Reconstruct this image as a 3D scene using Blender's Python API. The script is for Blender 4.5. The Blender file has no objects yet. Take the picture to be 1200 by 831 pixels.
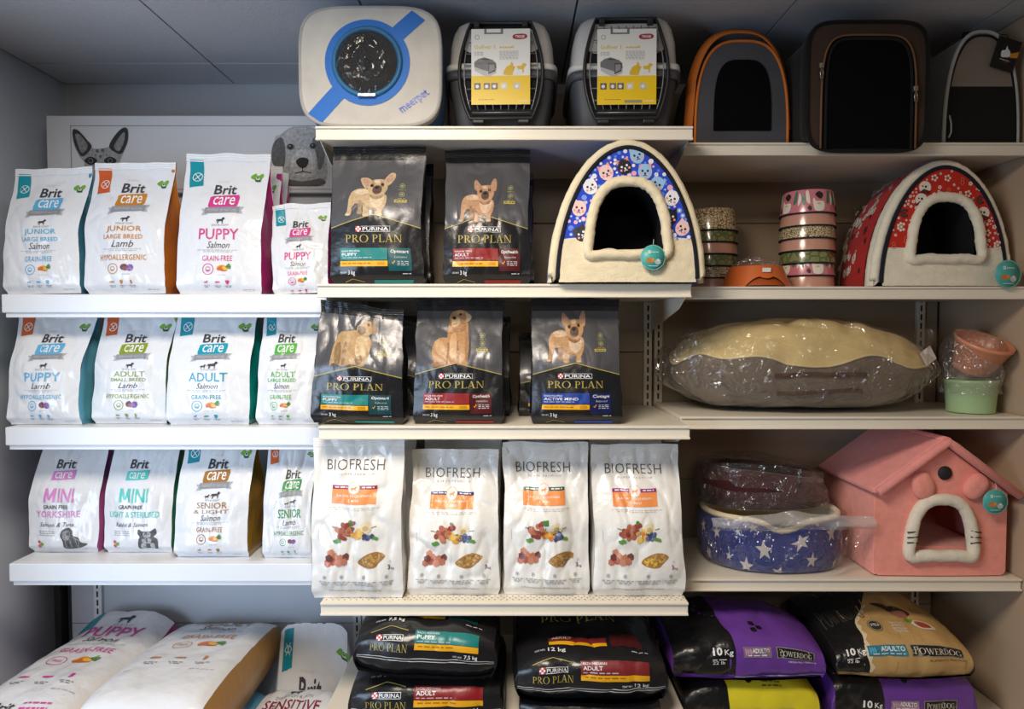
import bpy, math, random
from mathutils import Vector, Matrix, noise
from mathutils.geometry import tessellate_polygon

# ------------------------------------------------------------------ camera, world, light
SC = bpy.context.scene
COL = SC.collection
PI = math.pi
EYE = 1.5
PITCH = math.radians(2.15)
FPX = 800.0                                   # 24 mm lens on a 1200 px wide frame

cam_d = bpy.data.cameras.new('camera'); cam_d.lens = 24; cam_d.sensor_width = 36; cam_d.clip_start = 0.02
cam = bpy.data.objects.new('camera', cam_d); COL.objects.link(cam)
cam.location = (0, 0, EYE); cam.rotation_euler = (PI/2 - PITCH, 0, 0)
SC.camera = cam
SC.view_settings.view_transform = 'Standard'; SC.view_settings.look = 'None'
SC.view_settings.exposure = 0.0; SC.view_settings.gamma = 1.0; SC.view_settings.use_curve_mapping = False

world = bpy.data.worlds.new('shop'); SC.world = world; world.use_nodes = True
world.node_tree.nodes['Background'].inputs[0].default_value = (0.75, 0.85, 1.0, 1)
world.node_tree.nodes['Background'].inputs[1].default_value = 0.05

def area(name, loc, target, sx, sy, power, color, spread=180):
    d = bpy.data.lights.new(name, 'AREA'); d.shape = 'RECTANGLE'; d.size = sx; d.size_y = sy
    d.energy = power; d.color = color; d.spread = math.radians(spread)
    o = bpy.data.objects.new(name, d); COL.objects.link(o); o.location = loc
    o.rotation_euler = (Vector(target) - Vector(loc)).to_track_quat('-Z', 'Y').to_euler()
    return o
# ceiling panels of the shop (above and behind the photographer) and the daylight of the shop front on the left
area('ceiling_lamp_near', (-.35, 0.7, 2.38), (-.35, 0.7, 0), 0.6, 0.6, 43, (1.0, 0.88, 0.73))
area('ceiling_lamp_far', (0.0, -1.3, 2.36), (0.0, 0.2, 0.9), 1.2, 0.6, 12, (1.0, 0.89, 0.74))
area('shop_front_daylight', (-2.4, -0.5, 1.0), (-1.25, 2.2, 0.9), 1.4, 1.7, 23, (0.60, 0.77, 1.0), 95)

def at(u, v, Y):
    """world point seen at pixel (u, v) of the 1200 x 831 photograph on the plane y = Y"""
    cp, sp = math.cos(PITCH), math.sin(PITCH)
    x, up = u - 600.0, 415.5 - v
    ry = FPX*cp + up*sp; rz = -FPX*sp + up*cp
    k = Y/ry
    return Vector((x*k, Y, EYE + rz*k))

# ------------------------------------------------------------------ colours and materials
def lin(c):
    c = c/255.0
    return c/12.92 if c <= 0.04045 else ((c + 0.055)/1.055)**2.4
def rgb(r, g, b): return (lin(r), lin(g), lin(b), 1)
MATS = {}
def base_mat(name):
    m = bpy.data.materials.new(name); m.use_nodes = True
    nt = m.node_tree; return m, nt, nt.nodes['Principled BSDF']
def add_bump(nt, b, kind, scale, strength, dist=0.01, detail=3):
    tc = nt.nodes.new('ShaderNodeTexCoord')
    if kind == 'noise':
        t = nt.nodes.new('ShaderNodeTexNoise'); t.inputs['Detail'].default_value = detail; out = t.outputs['Fac']
    else:
        t = nt.nodes.new('ShaderNodeTexVoronoi'); t.feature = 'SMOOTH_F1'; out = t.outputs['Distance']
    t.inputs['Scale'].default_value = scale
    nt.links.new(tc.outputs['Object'], t.inputs['Vector'])
    bu = nt.nodes.new('ShaderNodeBump'); bu.inputs['Strength'].default_value = strength; bu.inputs['Distance'].default_value = dist
    nt.links.new(out, bu.inputs['Height']); nt.links.new(bu.outputs['Normal'], b.inputs['Normal'])
    return tc
def add_vary(nt, b, col, amount, scale, tc=None):
    tc = tc or nt.nodes.new('ShaderNodeTexCoord')
    t = nt.nodes.new('ShaderNodeTexNoise'); t.inputs['Scale'].default_value = scale; t.inputs['Detail'].default_value = 5
    nt.links.new(tc.outputs['Object'], t.inputs['Vector'])
    r = nt.nodes.new('ShaderNodeValToRGB')
    r.color_ramp.elements[0].position = .35; r.color_ramp.elements[1].position = .65
    r.color_ramp.elements[0].color = tuple(max(0, c*(1 - amount)) for c in col[:3]) + (1,)
    r.color_ramp.elements[1].color = tuple(min(1, c*(1 + amount)) for c in col[:3]) + (1,)
    nt.links.new(t.outputs['Fac'], r.inputs['Fac']); nt.links.new(r.outputs['Color'], b.inputs['Base Color'])
def mat(name, col, rough=.5, metal=0, bump=None, vary=None, coat=0, sheen=0, spec=.5, kind='noise'):
    if name in MATS: return MATS[name]
    m, nt, b = base_mat(name)
    b.inputs['Base Color'].default_value = col; b.inputs['Roughness'].default_value = rough; b.inputs['Metallic'].default_value = metal
    b.inputs['Coat Weight'].default_value = coat; b.inputs['Coat Roughness'].default_value = .12
    b.inputs['Sheen Weight'].default_value = sheen; b.inputs['Specular IOR Level'].default_value = spec
    tc = None
    if bump: tc = add_bump(nt, b, kind, *bump)
    if vary: add_vary(nt, b, col, vary[0], vary[1], tc)
    MATS[name] = m; return m
def film(r, g, b_, rough=.28, tag='film', bump=.35):
    """printed plastic film of a bag: satin gloss with fine crinkles"""
    n = f'{tag}_{r}_{g}_{b_}'
    return mat(n, rgb(r, g, b_), rough, bump=(34, bump, .006, 3), spec=.55)
def ink(r, g, b_): return film(r, g, b_, .35, 'ink', .25)
def plush(name, r, g, b_, scale=330, strength=.5):
    return mat(name, rgb(r, g, b_), .95, bump=(scale, strength, .004, 3), vary=(.05, 40), sheen=.3, spec=.1)
def cloth(name, r, g, b_, rough=.85):
    return mat(name, rgb(r, g, b_), rough, bump=(420, .3, .004, 2), vary=(.06, 14), sheen=.1, spec=.25)
def clear_wrap(name, shine=.16, haze=.05, scale=16, dist=.06, edge=.35):
    """thin clear polythene: mostly transparent, glossy on its crinkles, faintly milky"""
    if name in MATS: return MATS[name]
    m = bpy.data.materials.new(name); m.use_nodes = True; nt = m.node_tree; nt.nodes.clear()
    N = nt.nodes.new; L = nt.links.new
    out = N('ShaderNodeOutputMaterial'); tr = N('ShaderNodeBsdfTransparent'); gl = N('ShaderNodeBsdfGlossy'); df = N('ShaderNodeBsdfDiffuse')
    tr.inputs[0].default_value = (.97, .97, .97, 1); gl.inputs['Roughness'].default_value = .09; df.inputs[0].default_value = (.8, .8, .8, 1)
    tc = N('ShaderNodeTexCoord'); t = N('ShaderNodeTexNoise'); t.inputs['Scale'].default_value = scale; t.inputs['Detail'].default_value = 3; t.inputs['Distortion'].default_value = 1.2
    L(tc.outputs['Object'], t.inputs['Vector'])
    bu = N('ShaderNodeBump'); bu.inputs['Strength'].default_value = 1; bu.inputs['Distance'].default_value = dist
    L(t.outputs['Fac'], bu.inputs['Height']); L(bu.outputs['Normal'], gl.inputs['Normal'])
    lw = N('ShaderNodeLayerWeight'); lw.inputs['Blend'].default_value = .25
    ma = N('ShaderNodeMath'); ma.operation = 'MULTIPLY_ADD'; ma.inputs[1].default_value = edge; ma.inputs[2].default_value = shine
    L(lw.outputs['Facing'], ma.inputs[0])
    m1 = N('ShaderNodeMixShader'); m1.inputs[0].default_value = haze; L(tr.outputs[0], m1.inputs[1]); L(df.outputs[0], m1.inputs[2])
    m2 = N('ShaderNodeMixShader'); L(ma.outputs[0], m2.inputs[0]); L(m1.outputs[0], m2.inputs[1]); L(gl.outputs[0], m2.inputs[2])
    L(m2.outputs[0], out.inputs[0]); MATS[name] = m; return m

# ------------------------------------------------------------------ scene graph helpers
PENDING = []
def thing(name, label, cat, loc=(0, 0, 0), rot=(0, 0, 0), group=None):
    o = bpy.data.objects.new(name, None); o.empty_display_size = .05
    o.location = loc; o.rotation_euler = rot; o['label'] = label; o['category'] = cat
    if group: o['group'] = group
    PENDING.append(o); return o
def tag(o, label, cat, group=None):
    o['label'] = label; o['category'] = cat
    if group: o['group'] = group
    return o
def dup(root, loc, rot, label, group=None):
    r = root.copy(); r.location = loc; r.rotation_euler = rot; r['label'] = label
    if group: r['group'] = group
    PENDING.append(r)
    for ch in [p for p in PENDING if p.parent is root]:
        c = ch.copy(); c.parent = r; PENDING.append(c)
        for g in [p for p in PENDING if p.parent is ch]:
            d = g.copy(); d.parent = c; PENDING.append(d)
    return r
def link_all():
    for o in PENDING: COL.objects.link(o)
    PENDING.clear()

class MB:
    """collects shapes, builds ONE mesh object"""
    def __init__(s): s.v = []; s.f = []; s.m = []; s.mats = []; s.sm = []
    def slot(s, m):
        if m not in s.mats: s.mats.append(m)
        return s.mats.index(m)
    def add(s, vs, fs, m, smooth=False):
        k = len(s.v); i = s.slot(m)
        s.v.extend([tuple(p) for p in vs])
        for f in fs: s.f.append(tuple(k + a for a in f)); s.m.append(i); s.sm.append(smooth)
        return s
    def box(s, x0, x1, y0, y1, z0, z1, m, M=None):
        vs = [Vector((x, y, z)) for z in (z0, z1) for y in (y0, y1) for x in (x0, x1)]
        if M: vs = [M @ v for v in vs]
        return s.add(vs, [(0, 2, 3, 1), (4, 5, 7, 6), (0, 1, 5, 4), (2, 6, 7, 3), (0, 4, 6, 2), (1, 3, 7, 5)], m)
    def bbox(s, x0, x1, y0, y1, z0, z1, m, r=.004, M=None):
        """box with rounded edges"""
        import bmesh
        bm = bmesh.new()
        vs = [bm.verts.new((x, y, z)) for z in (z0, z1) for y in (y0, y1) for x in (x0, x1)]
        for f in [(0, 2, 3, 1), (4, 5, 7, 6), (0, 1, 5, 4), (2, 6, 7, 3), (0, 4, 6, 2), (1, 3, 7, 5)]: bm.faces.new([vs[i] for i in f])
        bmesh.ops.bevel(bm, geom=bm.edges[:], offset=r, segments=2, affect='EDGES', profile=.5)
        bm.verts.index_update()
        pts = [M @ v.co if M else v.co.copy() for v in bm.verts]
        fs = [[v.index for v in f.verts] for f in bm.faces]; bm.free()
        return s.add(pts, fs, m)
    def grid(s, P, nu, nv, m, wrap_u=False, smooth=True, flip=False):
        """P(i/nu, j/nv) -> point"""
        vs = [P(i/nu, j/nv) for j in range(nv + 1) for i in range(nu if wrap_u else nu + 1)]
        W = nu if wrap_u else nu + 1; fs = []
        for j in range(nv):
            for i in range(nu):
                a, b = j*W + i, j*W + (i + 1) % W
                q = (a, b, b + W, a + W); fs.append(q[::-1] if flip else q)
        return s.add(vs, fs, m, smooth)
    def tube(s, pts, r, m, n=10, closed=False, caps=True, rz=None):
        pts = [Vector(p) for p in pts]; N = len(pts); k = len(s.v); i0 = s.slot(m)
        rr = r if callable(r) else (lambda t: r)
        prev = None
        for i, p in enumerate(pts):
            a = pts[(i - 1) % N] if (closed or i > 0) else p
            b = pts[(i + 1) % N] if (closed or i < N - 1) else p
            d = (b - a).normalized()
            if prev is None:
                ref = Vector((0, 0, 1)) if abs(d.z) < .9 else Vector((1, 0, 0))
                x = d.cross(ref).normalized()
            else: x = (prev - d*prev.dot(d)).normalized()
            prev = x; y = d.cross(x)
            ra = rr(i/max(1, N - 1)); rb = ra if rz is None else ra*rz
            for j in range(n):
                t = 2*PI*j/n; s.v.append(tuple(p + x*math.cos(t)*ra + y*math.sin(t)*rb))
        for i in range(N if closed else N - 1):
            for j in range(n):
                a = k + i*n + j; b = k + i*n + (j + 1) % n; c = k + ((i + 1) % N)*n + (j + 1) % n; d = k + ((i + 1) % N)*n + j
                s.f.append((a, d, c, b)); s.m.append(i0); s.sm.append(True)
        if caps and not closed:
            s.f.append(tuple(k + j for j in range(n))); s.m.append(i0); s.sm.append(False)
            s.f.append(tuple(k + (N - 1)*n + j for j in reversed(range(n)))); s.m.append(i0); s.sm.append(False)
        return s
    def lathe(s, prof, m, n=40, c=(0, 0, 0)):
        vs = [(c[0] + r*math.cos(2*PI*i/n), c[1] + r*math.sin(2*PI*i/n), c[2] + z) for r, z in prof for i in range(n)]
        fs = [(j*n + i, j*n + (i + 1) % n, (j + 1)*n + (i + 1) % n, (j + 1)*n + i) for j in range(len(prof) - 1) for i in range(n)]
        return s.add(vs, fs, m, True)
    def prism(s, pts, y0, y1, m, M=None, smooth=False):
        """polygon in xz extruded along y"""
        n = len(pts); vs = [Vector((x, y0, z)) for x, z in pts] + [Vector((x, y1, z)) for x, z in pts]
        if M: vs = [M @ v for v in vs]
        tri = tessellate_polygon([[Vector((x, z, 0)) for x, z in pts]])
        s.add(vs, [tuple(t) for t in tri] + [tuple(a + n for a in t) for t in tri], m)
        return s.add(vs, [(i, (i + 1) % n, n + (i + 1) % n, n + i) for i in range(n)], m, smooth)
    def build(s, name, parent=None, loc=None, rot=None, fix=True):
        import bmesh
        me = bpy.data.meshes.new(name); me.from_pydata(s.v, [], s.f)
        for m in s.mats: me.materials.append(m)
        me.polygons.foreach_set('material_index', s.m); me.polygons.foreach_set('use_smooth', s.sm)
        me.update()
        if fix:
            bm = bmesh.new(); bm.from_mesh(me); bmesh.ops.recalc_face_normals(bm, faces=bm.faces[:]); bm.to_mesh(me); bm.free()
        o = bpy.data.objects.new(name, me)
        if parent: o.parent = parent
        if loc is not None: o.location = loc
        if rot is not None: o.rotation_euler = rot
        PENDING.append(o); return o
def struct(o): o['kind'] = 'structure'; return o

# ------------------------------------------------------------------ printing: flat shapes laid onto a curved surface
_TXT = {}
def text_shape(s, bold=0., gap=1., shear=0., res=2):
    key = (s, bold, gap, shear, res)
    if key in _TXT: return _TXT[key]
    c = bpy.data.curves.new('lettering', 'FONT'); c.body = s; c.offset = bold; c.space_character = gap; c.shear = shear; c.resolution_u = res
    o = bpy.data.objects.new('lettering', c); COL.objects.link(o)
    dg = bpy.context.evaluated_depsgraph_get(); me = o.evaluated_get(dg).to_mesh()
    me.calc_loop_triangles()
    vs = [(v.co.x, v.co.y) for v in me.vertices]; ts = [tuple(t.vertices) for t in me.loop_triangles]
    o.evaluated_get(dg).to_mesh_clear(); bpy.data.objects.remove(o); bpy.data.curves.remove(c)
    xs = [p[0] for p in vs]; ys = [p[1] for p in vs]; x0, x1, y0, y1 = min(xs), max(xs), min(ys), max(ys)
    vs = [((x - x0)/(x1 - x0), (y1 - y)/(y1 - y0)) for x, y in vs]
    _TXT[key] = (vs, ts); return _TXT[key]
def ring(cx, cy, r0, r1, a0, a1, n=14, k=1.):
    o = []
    for i in range(n):
        a, b = a0 + (a1 - a0)*i/n, a0 + (a1 - a0)*(i + 1)/n
        o.append([(cx + r1*k*math.cos(a), cy + r1*math.sin(a)), (cx + r1*k*math.cos(b), cy + r1*math.sin(b)),
                  (cx + r0*k*math.cos(b), cy + r0*math.sin(b)), (cx + r0*k*math.cos(a), cy + r0*math.sin(a))])
    return o
def bowl(cx, cy, RX, RY, rx, ry, a0, a1, n=12):
    o = []
    for i in range(n):
        a, b = a0 + (a1 - a0)*i/n, a0 + (a1 - a0)*(i + 1)/n
        o.append([(cx + RX*math.cos(a), cy + RY*math.sin(a)), (cx + RX*math.cos(b), cy + RY*math.sin(b)),
                  (cx + rx*math.cos(b), cy + ry*math.sin(b)), (cx + rx*math.cos(a), cy + ry*math.sin(a))])
    return o
def R4(a, b, c, d): return [(a, b), (c, b), (c, d), (a, d)]
H = PI/2
SERIF = {
 'P': (.66, [R4(.12, 0, .25, 1), R4(.03, 0, .34, .045), R4(.03, .955, .3, 1)] + bowl(.27, .73, .36, .27, .23, .225, -H, H)),
 'R': (.78, [R4(.12, 0, .25, 1), R4(.03, 0, .34, .045), R4(.03, .955, .3, 1), [(.3, .48), (.44, .5), (.78, 0), (.62, 0)], R4(.6, 0, .84, .04)] + bowl(.27, .74, .34, .26, .21, .215, -H, H)),
 'O': (.98, bowl(.49, .5, .47, .52, .33, .47, 0, 2*PI, 24)),
 'L': (.66, [R4(.12, 0, .25, 1), R4(.03, 0, .62, .05), R4(.03, .955, .34, 1), [(.55, .05), (.62, .05), (.65, .24), (.61, .24)]]),
 'A': (.84, [[(.08, 0), (.14, 0), (.44, 1), (.38, 1)], [(.37, 1), (.49, 1), (.78, 0), (.62, 0)], R4(.2, .3, .64, .36), R4(0, 0, .24, .04), R4(.52, 0, .88, .04)]),
 'N': (.9, [R4(.13, 0, .18, 1), R4(.74, 0, .79, 1), [(.1, 1), (.25, 1), (.79, 0), (.68, 0)], R4(.03, 0, .3, .04), R4(.62, .96, .88, 1), R4(.03, .96, .2, 1)]),
 'W': (1.2, [[(.05, 1), (.19, 1), (.42, 0), (.34, 0)], [(.36, 0), (.42, 0), (.62, .9), (.56, .9)], [(.52, 1), (.66, 1), (.86, 0), (.78, 0)], [(.8, 0), (.86, 0), (1.1, 1), (1.04, 1)], R4(-.02, .96, .28, 1), R4(.96, .96, 1.2, 1)]),
 'E': (.68, [R4(.12, 0, .25, 1), R4(.03, 0, .62, .05), R4(.03, .95, .6, 1), R4(.2, .48, .48, .53), R4(.57, 0, .62, .22), R4(.55, .78, .6, 1), R4(.45, .4, .48, .62)]),
 'D': (.86, [R4(.12, 0, .25, 1), R4(.03, 0, .34, .045), R4(.03, .955, .34, 1)] + bowl(.3, .5, .52, .5, .38, .455, -H, H, 16)),
 'G': (.92, bowl(.49, .5, .47, .52, .33, .47, .7, 2*PI - .75, 22) + [R4(.72, .04, .84, .42), R4(.6, .4, .92, .45)]),
}
def serif_shape(s, small=1.):
    vs = []; ts = []; x = 0
    for i, ch in enumerate(s):
        if ch == ' ': x += .32; continue
        k = 1. if (i == 0 or s[i - 1] == ' ') else small
        w, polys = SERIF[ch]
        for p in polys:
            n = len(vs); vs.extend([(x + a*k, b*k) for a, b in p])
            ts.extend([(n, n + j, n + j + 1) for j in range(1, len(p) - 1)])
        x += (w + .05)*k
    x0 = min(p[0] for p in vs); x1 = max(p[0] for p in vs); y0 = min(p[1] for p in vs); y1 = max(p[1] for p in vs)
    return [((a - x0)/(x1 - x0), (y1 - b)/(y1 - y0)) for a, b in vs], ts
def smooth_loop(pts, n=5):
    o = []; N = len(pts)
    for i in range(N):
        p0, p1, p2, p3 = pts[i - 1], pts[i], pts[(i + 1) % N], pts[(i + 2) % N]
        for k in range(n):
            t = k/n
            o.append(tuple(.5*(2*p1[a] + (p2[a] - p0[a])*t + (2*p0[a] - 5*p1[a] + 4*p2[a] - p3[a])*t*t + (3*p1[a] - p0[a] - 3*p2[a] + p3[a])*t**3) for a in range(2)))
    return o
class Print:
    """shapes in sheet coordinates: x 0..1 from the left, y 0..1 from the top; asp = height/width"""
    def __init__(s, asp): s.it = []; s.asp = asp; s.T = None
    def raw(s, vs, ts, m, lay):
        if s.T: vs = [s.T(p) for p in vs]
        s.it.append((vs, ts, m, lay)); return s
    def poly(s, pts, m, lay=1):
        ts = tessellate_polygon([[Vector((a, b, 0)) for a, b in pts]])
        return s.raw(list(pts), [tuple(t) for t in ts], m, lay)
    def blob(s, pts, m, lay=1, n=5): return s.poly(smooth_loop(pts, n), m, lay)
    def rect(s, x0, y0, x1, y1, m, lay=1, sl=0.):
        return s.raw([(x0, y0 + sl), (x1, y0), (x1, y1), (x0, y1 + sl)], [(0, 1, 2), (0, 2, 3)], m, lay)
    def ell(s, cx, cy, rx, m, lay=1, ry=None, n=18, rot=0.):
        """rx in sheet widths; ry defaults to a true circle"""
        ry = rx if ry is None else ry; c, sn = math.cos(rot), math.sin(rot)
        pts = []
        for i in range(n):
            a, b = rx*math.cos(2*PI*i/n), ry*math.sin(2*PI*i/n)
            pts.append((cx + a*c - b*sn, cy + (a*sn + b*c)/s.asp))
        return s.raw(pts, [(0, i, i + 1) for i in range(1, n - 1)], m, lay)
    def circ(s, cx, cy, r, w, m, lay=1, n=26):
        vs = []; ts = []
        for i in range(n):
            a = 2*PI*i/n
            for q in (r, r - w): vs.append((cx + q*math.cos(a), cy + q*math.sin(a)/s.asp))
        for i in range(n):
            a, b, c, d = 2*i, 2*((i + 1) % n), 2*((i + 1) % n) + 1, 2*i + 1
            ts += [(a, b, c), (a, c, d)]
        return s.raw(vs, ts, m, lay)
    def line(s, pts, w, m, lay=1):
        vs = []; ts = []
        P = [(a, b*s.asp) for a, b in pts]
        for i, p in enumerate(P):
            a = P[max(0, i - 1)]; b = P[min(len(P) - 1, i + 1)]
            d = math.hypot(b[0] - a[0], b[1] - a[1]) or 1; nx, ny = -(b[1] - a[1])/d*w/2, (b[0] - a[0])/d*w/2
            vs += [(p[0] + nx, (p[1] + ny)/s.asp), (p[0] - nx, (p[1] - ny)/s.asp)]
        for i in range(len(P) - 1): ts += [(2*i, 2*i + 1, 2*i + 3), (2*i, 2*i + 3, 2*i + 2)]
        return s.raw(vs, ts, m, lay)
    def text(s, t, x0, y0, x1, y1, m, lay=4, bold=0., gap=1., shear=0., sl=0., res=2):
        vs, ts = text_shape(t, bold, gap, shear, res)
        return s.raw([(x0 + a*(x1 - x0), y0 + b*(y1 - y0) + sl*(1 - a)) for a, b in vs], ts, m, lay)
    def serif(s, t, x0, y0, x1, y1, m, lay=4, small=1., sl=0.):
        vs, ts = serif_shape(t, small)
        return s.raw([(x0 + a*(x1 - x0), y0 + b*(y1 - y0) + sl*(1 - a)) for a, b in vs], ts, m, lay)
    def small(s, x0, y0, x1, m, h=.008, lay=4, seed=0, sl=0.):
        """a line of print too small to read: a row of word-long dashes"""
        rnd = random.Random(seed*7 + int(x0*1000) + int(y0*977)); x = x0
        while x < x1 - .01:
            w = min(rnd.uniform(.02, .06), x1 - x); s.rect(x, y0 + sl*(x1 - x), x + w, y0 + h + sl*(x1 - x), m, lay); x += w + .012
        return s
def lay_print(mb, pr, P, size, step=.012, lift=.00045, gap=.00016):
    """P(fx, fy) -> (point, normal); puts every printed shape on the surface as part of the same mesh"""
    W, Hh = size; e2 = step*step
    for vs, ts, m, lay in pr.it:
        pts = list(vs); out = []; mid = {}
        stack = list(ts)
        def d2(a, b): return ((pts[a][0] - pts[b][0])*W)**2 + ((pts[a][1] - pts[b][1])*Hh)**2
        while stack:
            a, b, c = stack.pop()
            dd = [(d2(a, b), a, b, c), (d2(b, c), b, c, a), (d2(c, a), c, a, b)]
            q = max(dd)
            if q[0] <= e2: out.append((a, b, c)); continue
            _, i, j, k = q; key = (min(i, j), max(i, j))
            if key not in mid:
                mid[key] = len(pts); pts.append(((pts[i][0] + pts[j][0])/2, (pts[i][1] + pts[j][1])/2))
            h = mid[key]; stack.append((i, h, k)); stack.append((h, j, k))
        off = lift + gap*lay
        cv = []
        for p in pts:
            q, n = P(p[0], p[1]); cv.append(q + n*off)
        fs = []
        for a, b, c in out:
            p, q, r = cv[a], cv[b], cv[c]; nn = (q - p).cross(r - p)
            _, n = P(pts[a][0], pts[a][1])
            fs.append((a, b, c) if nn.dot(n) > 0 else (a, c, b))
        mb.add(cv, fs, m, True)
def normal_of(S, e=.004):
    """wraps S(fx, fy)->Vector into (point, outward normal) for a sheet whose x runs right and y runs down"""
    def P(x, y):
        p = S(x, y); a = S(x + e, y) - S(x - e, y); b = S(x, y + e) - S(x, y - e)
        n = b.cross(a); n.normalize(); return p, n
    return P
def sst(t, a, b):
    t = max(0., min(1., (t - a)/(b - a))); return t*t*(3 - 2*t)
def nz(x, y, z=0.): return noise.noise(Vector((x, y, z)))

# ------------------------------------------------------------------ the room
M_wall = mat('wall_paint', rgb(176, 178, 182), .8, vary=(.03, 3))
M_wallr = mat('wall_paint_warm', rgb(186, 162, 136), .8, vary=(.03, 3))
M_ceil = mat('ceiling_tile', rgb(205, 206, 212), .9, bump=(180, .3, .003, 2), vary=(.03, 60))
M_gap = mat('shadow_gap', rgb(30, 30, 32), .9)
M_floor = mat('floor_tile', rgb(120, 114, 106), .4, vary=(.08, 2))
YB, XL, XR, ZC = 2.55, -1.65, 1.475, 2.4
struct(MB().box(XL - .06, XR + .06, YB, YB + .06, 0, ZC + .06, M_wall).build('wall_back'))
struct(MB().box(XL - .06, XL, 1.3, YB, 0, ZC + .06, mat('wall_paint_left', rgb(194, 202, 214), .7, vary=(.03, 3))).build('wall_left'))
struct(MB().box(XR, XR + .06, 1.0, YB, 0, ZC + .06, M_wallr).build('wall_right'))
struct(MB().box(-4, 3, -4, YB, -.05, -.001, M_floor).build('floor'))
c = MB()
xs = [-1.645, -1.02, -.42, .18, .78, 1.38, 1.472]; ys = [-1.9, -1.25, -.65, -.05, .55, 1.15, 1.75, 2.35, 2.545]
for i in range(len(xs) - 1):
    for j in range(len(ys) - 1):
        c.box(xs[i] + .003, xs[i + 1] - .003, ys[j] + .003, ys[j + 1] - .003, ZC, ZC + .02, M_ceil)
c.box(XL, XR, -1.9, YB, ZC + .021, ZC + .05, M_gap)
struct(c.build('ceiling'))

# ------------------------------------------------------------------ the shelving
def metal(n, r, g, b): return mat(n, rgb(r, g, b), .38, vary=(.02, 5), spec=.5)
M_sh_c = metal('shelf_cream', 232, 224, 208); M_sh_l = metal('shelf_white', 226, 228, 232)
M_back_c = metal('back_panel_cream', 164, 147, 126); M_back_l = metal('back_panel_grey', 196, 200, 208)
M_dark = mat('slot_black', rgb(22, 20, 20), .7)
M_edge = metal('rail_edge', 206, 196, 178)

def shelf(unit, x0, x1, yf, yb, ztop, lip, m, two_tier=False, holes=False, brackets=(0, 1)):
    b = MB()
    b.bbox(x0, x1, yf + .004, yb, ztop - .028, ztop, m, .002)
    if holes:
        for r in range(3):
            for k in range(int((x1 - x0)/.0165)):
                cx, cy = x0 + .012 + k*.0165 + (r % 2)*.008, yf + .012 + r*.0125
                b.add([(cx + .0022*math.cos(a*PI/4), cy + .0022*math.sin(a*PI/4), ztop + .0003) for a in range(8)], [tuple(range(8))], M_dark)
    bo = b.build('shelf', unit)
    r = MB()
    if two_tier:
        r.bbox(x0, x1, yf - .012, yf + .003, ztop - lip*.80, ztop, m, .003)
        r.bbox(x0 + .006, x1 - .004, yf - .004, yf + .003, ztop - lip, ztop - lip*.80, m, .0015)
    else:
        r.bbox(x0, x1, yf - .004, yf + .0035, ztop - lip, ztop, m, .0015)
        r.bbox(x0, x1, yf - .010, yf - .004, ztop - .006, ztop, m, .0015)
        r.bbox(x0, x1, yf - .010, yf - .004, ztop - lip, ztop - lip + .006, m, .0015)
    r.build('price_rail', bo)
    if brackets:
        for sx in [(x0 + .002, x1 - .005)[q] for q in brackets]:
            k = MB(); zt = ztop - .029
            prof = [(yf + .03, zt), (yb, zt), (yb, zt - .10), (yb - .07, zt - .085), (yf + .12, zt - .035)]
            n = len(prof); vs = [(sx + d, y, z) for d in (0, .003) for y, z in prof]
            k.add(vs, [tuple(range(n)), tuple(range(n, 2*n))[::-1]] + [(i, (i + 1) % n, n + (i + 1) % n, n + i) for i in range(n)], m)
            k.build('bracket', bo)
    return bo
def upright(unit, x, y, z1, m):
    u = MB(); u.bbox(x - .014, x + .014, y - .012, y + .028, 0, z1, m, .002)
    z = .3
    while z < z1 - .05:
        u.box(x - .0028, x + .0028, y - .0126, y - .0119, z, z + .020, M_dark); z += .030
    u.build('upright', unit)
def back_panels(unit, x0, x1, y, z0, z1, m, rows):
    h = (z1 - z0)/rows
    for i in range(rows):
        MB().bbox(x0, x1, y, y + .012, z0 + i*h + .001, z0 + (i + 1)*h - .001, m, .002).build('back_panel', unit)

YC, YR, YL, YBK = 1.835, 1.95, 1.95, 2.335
def z_at(v, Y, u=600): return at(u, v, Y).z
CX0, CX1 = at(374, 499, YC).x, at(808, 499, YC).x
ZCS = [z_at(149, YC), z_at(333, YC), z_at(499, YC), z_at(705, YC)]
ZRS = [z_at(168, YR), z_at(336, YR), z_at(488, YR), z_at(677.5, YR)]
ZLS = [z_at(345, YL), z_at(500, YL), z_at(659, YL)]
def unit(label, x0, x1, yf, m, mb, zs, lip, ztop, ux, zbase, **kw):
    two = bool(kw.get('two_tier'))
    u = thing('shelving_unit', label, 'shelves', ((x0 + x1)/2, 2.2, 0))
    u.location = (0, 0, 0)
    for x in ux: upright(u, x, YBK + .012, ztop, m)
    back_panels(u, x0 + .01 - (.10 if two else 0), x1 - .01, YBK + .012, .1, ztop, mb, 5)
    if two: MB().bbox(x0 - .135, x0 - .112, YBK - .012, YBK + .03, 0, 1.0, M_dark, .002).build('corner_post', u)
    for i, z in enumerate(zs): shelf(u, x0, x1, yf, YBK, z, lip, m, **{k: (v(i) if callable(v) else v) for k, v in kw.items()})
    b = MB(); b.bbox(x0, x1, 1.74, YBK, 0, zbase, m, .004); b.build('base_deck', u)
    return u
U_C = unit('cream metal shelving bay in the middle, its shelves jutting out furthest', CX0, CX1, YC, M_sh_c, M_back_c, ZCS, .036, 2.3, (CX0 + .014, CX1 - .014), .44, holes=lambda i: i == 3, brackets=lambda i: (0, 1) if i == 0 else (1,))
U_R = unit('cream metal shelving bay on the right, with pet beds and bowls on it', CX1 + .004, XR - .004, YR, M_sh_c, M_back_c, ZRS, .036, 2.3, (CX1 + .022, at(1080, 400, 2.33).x), .36, brackets=())
LX0 = at(7, 420, YL).x; LX1 = CX0 - .004
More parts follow.
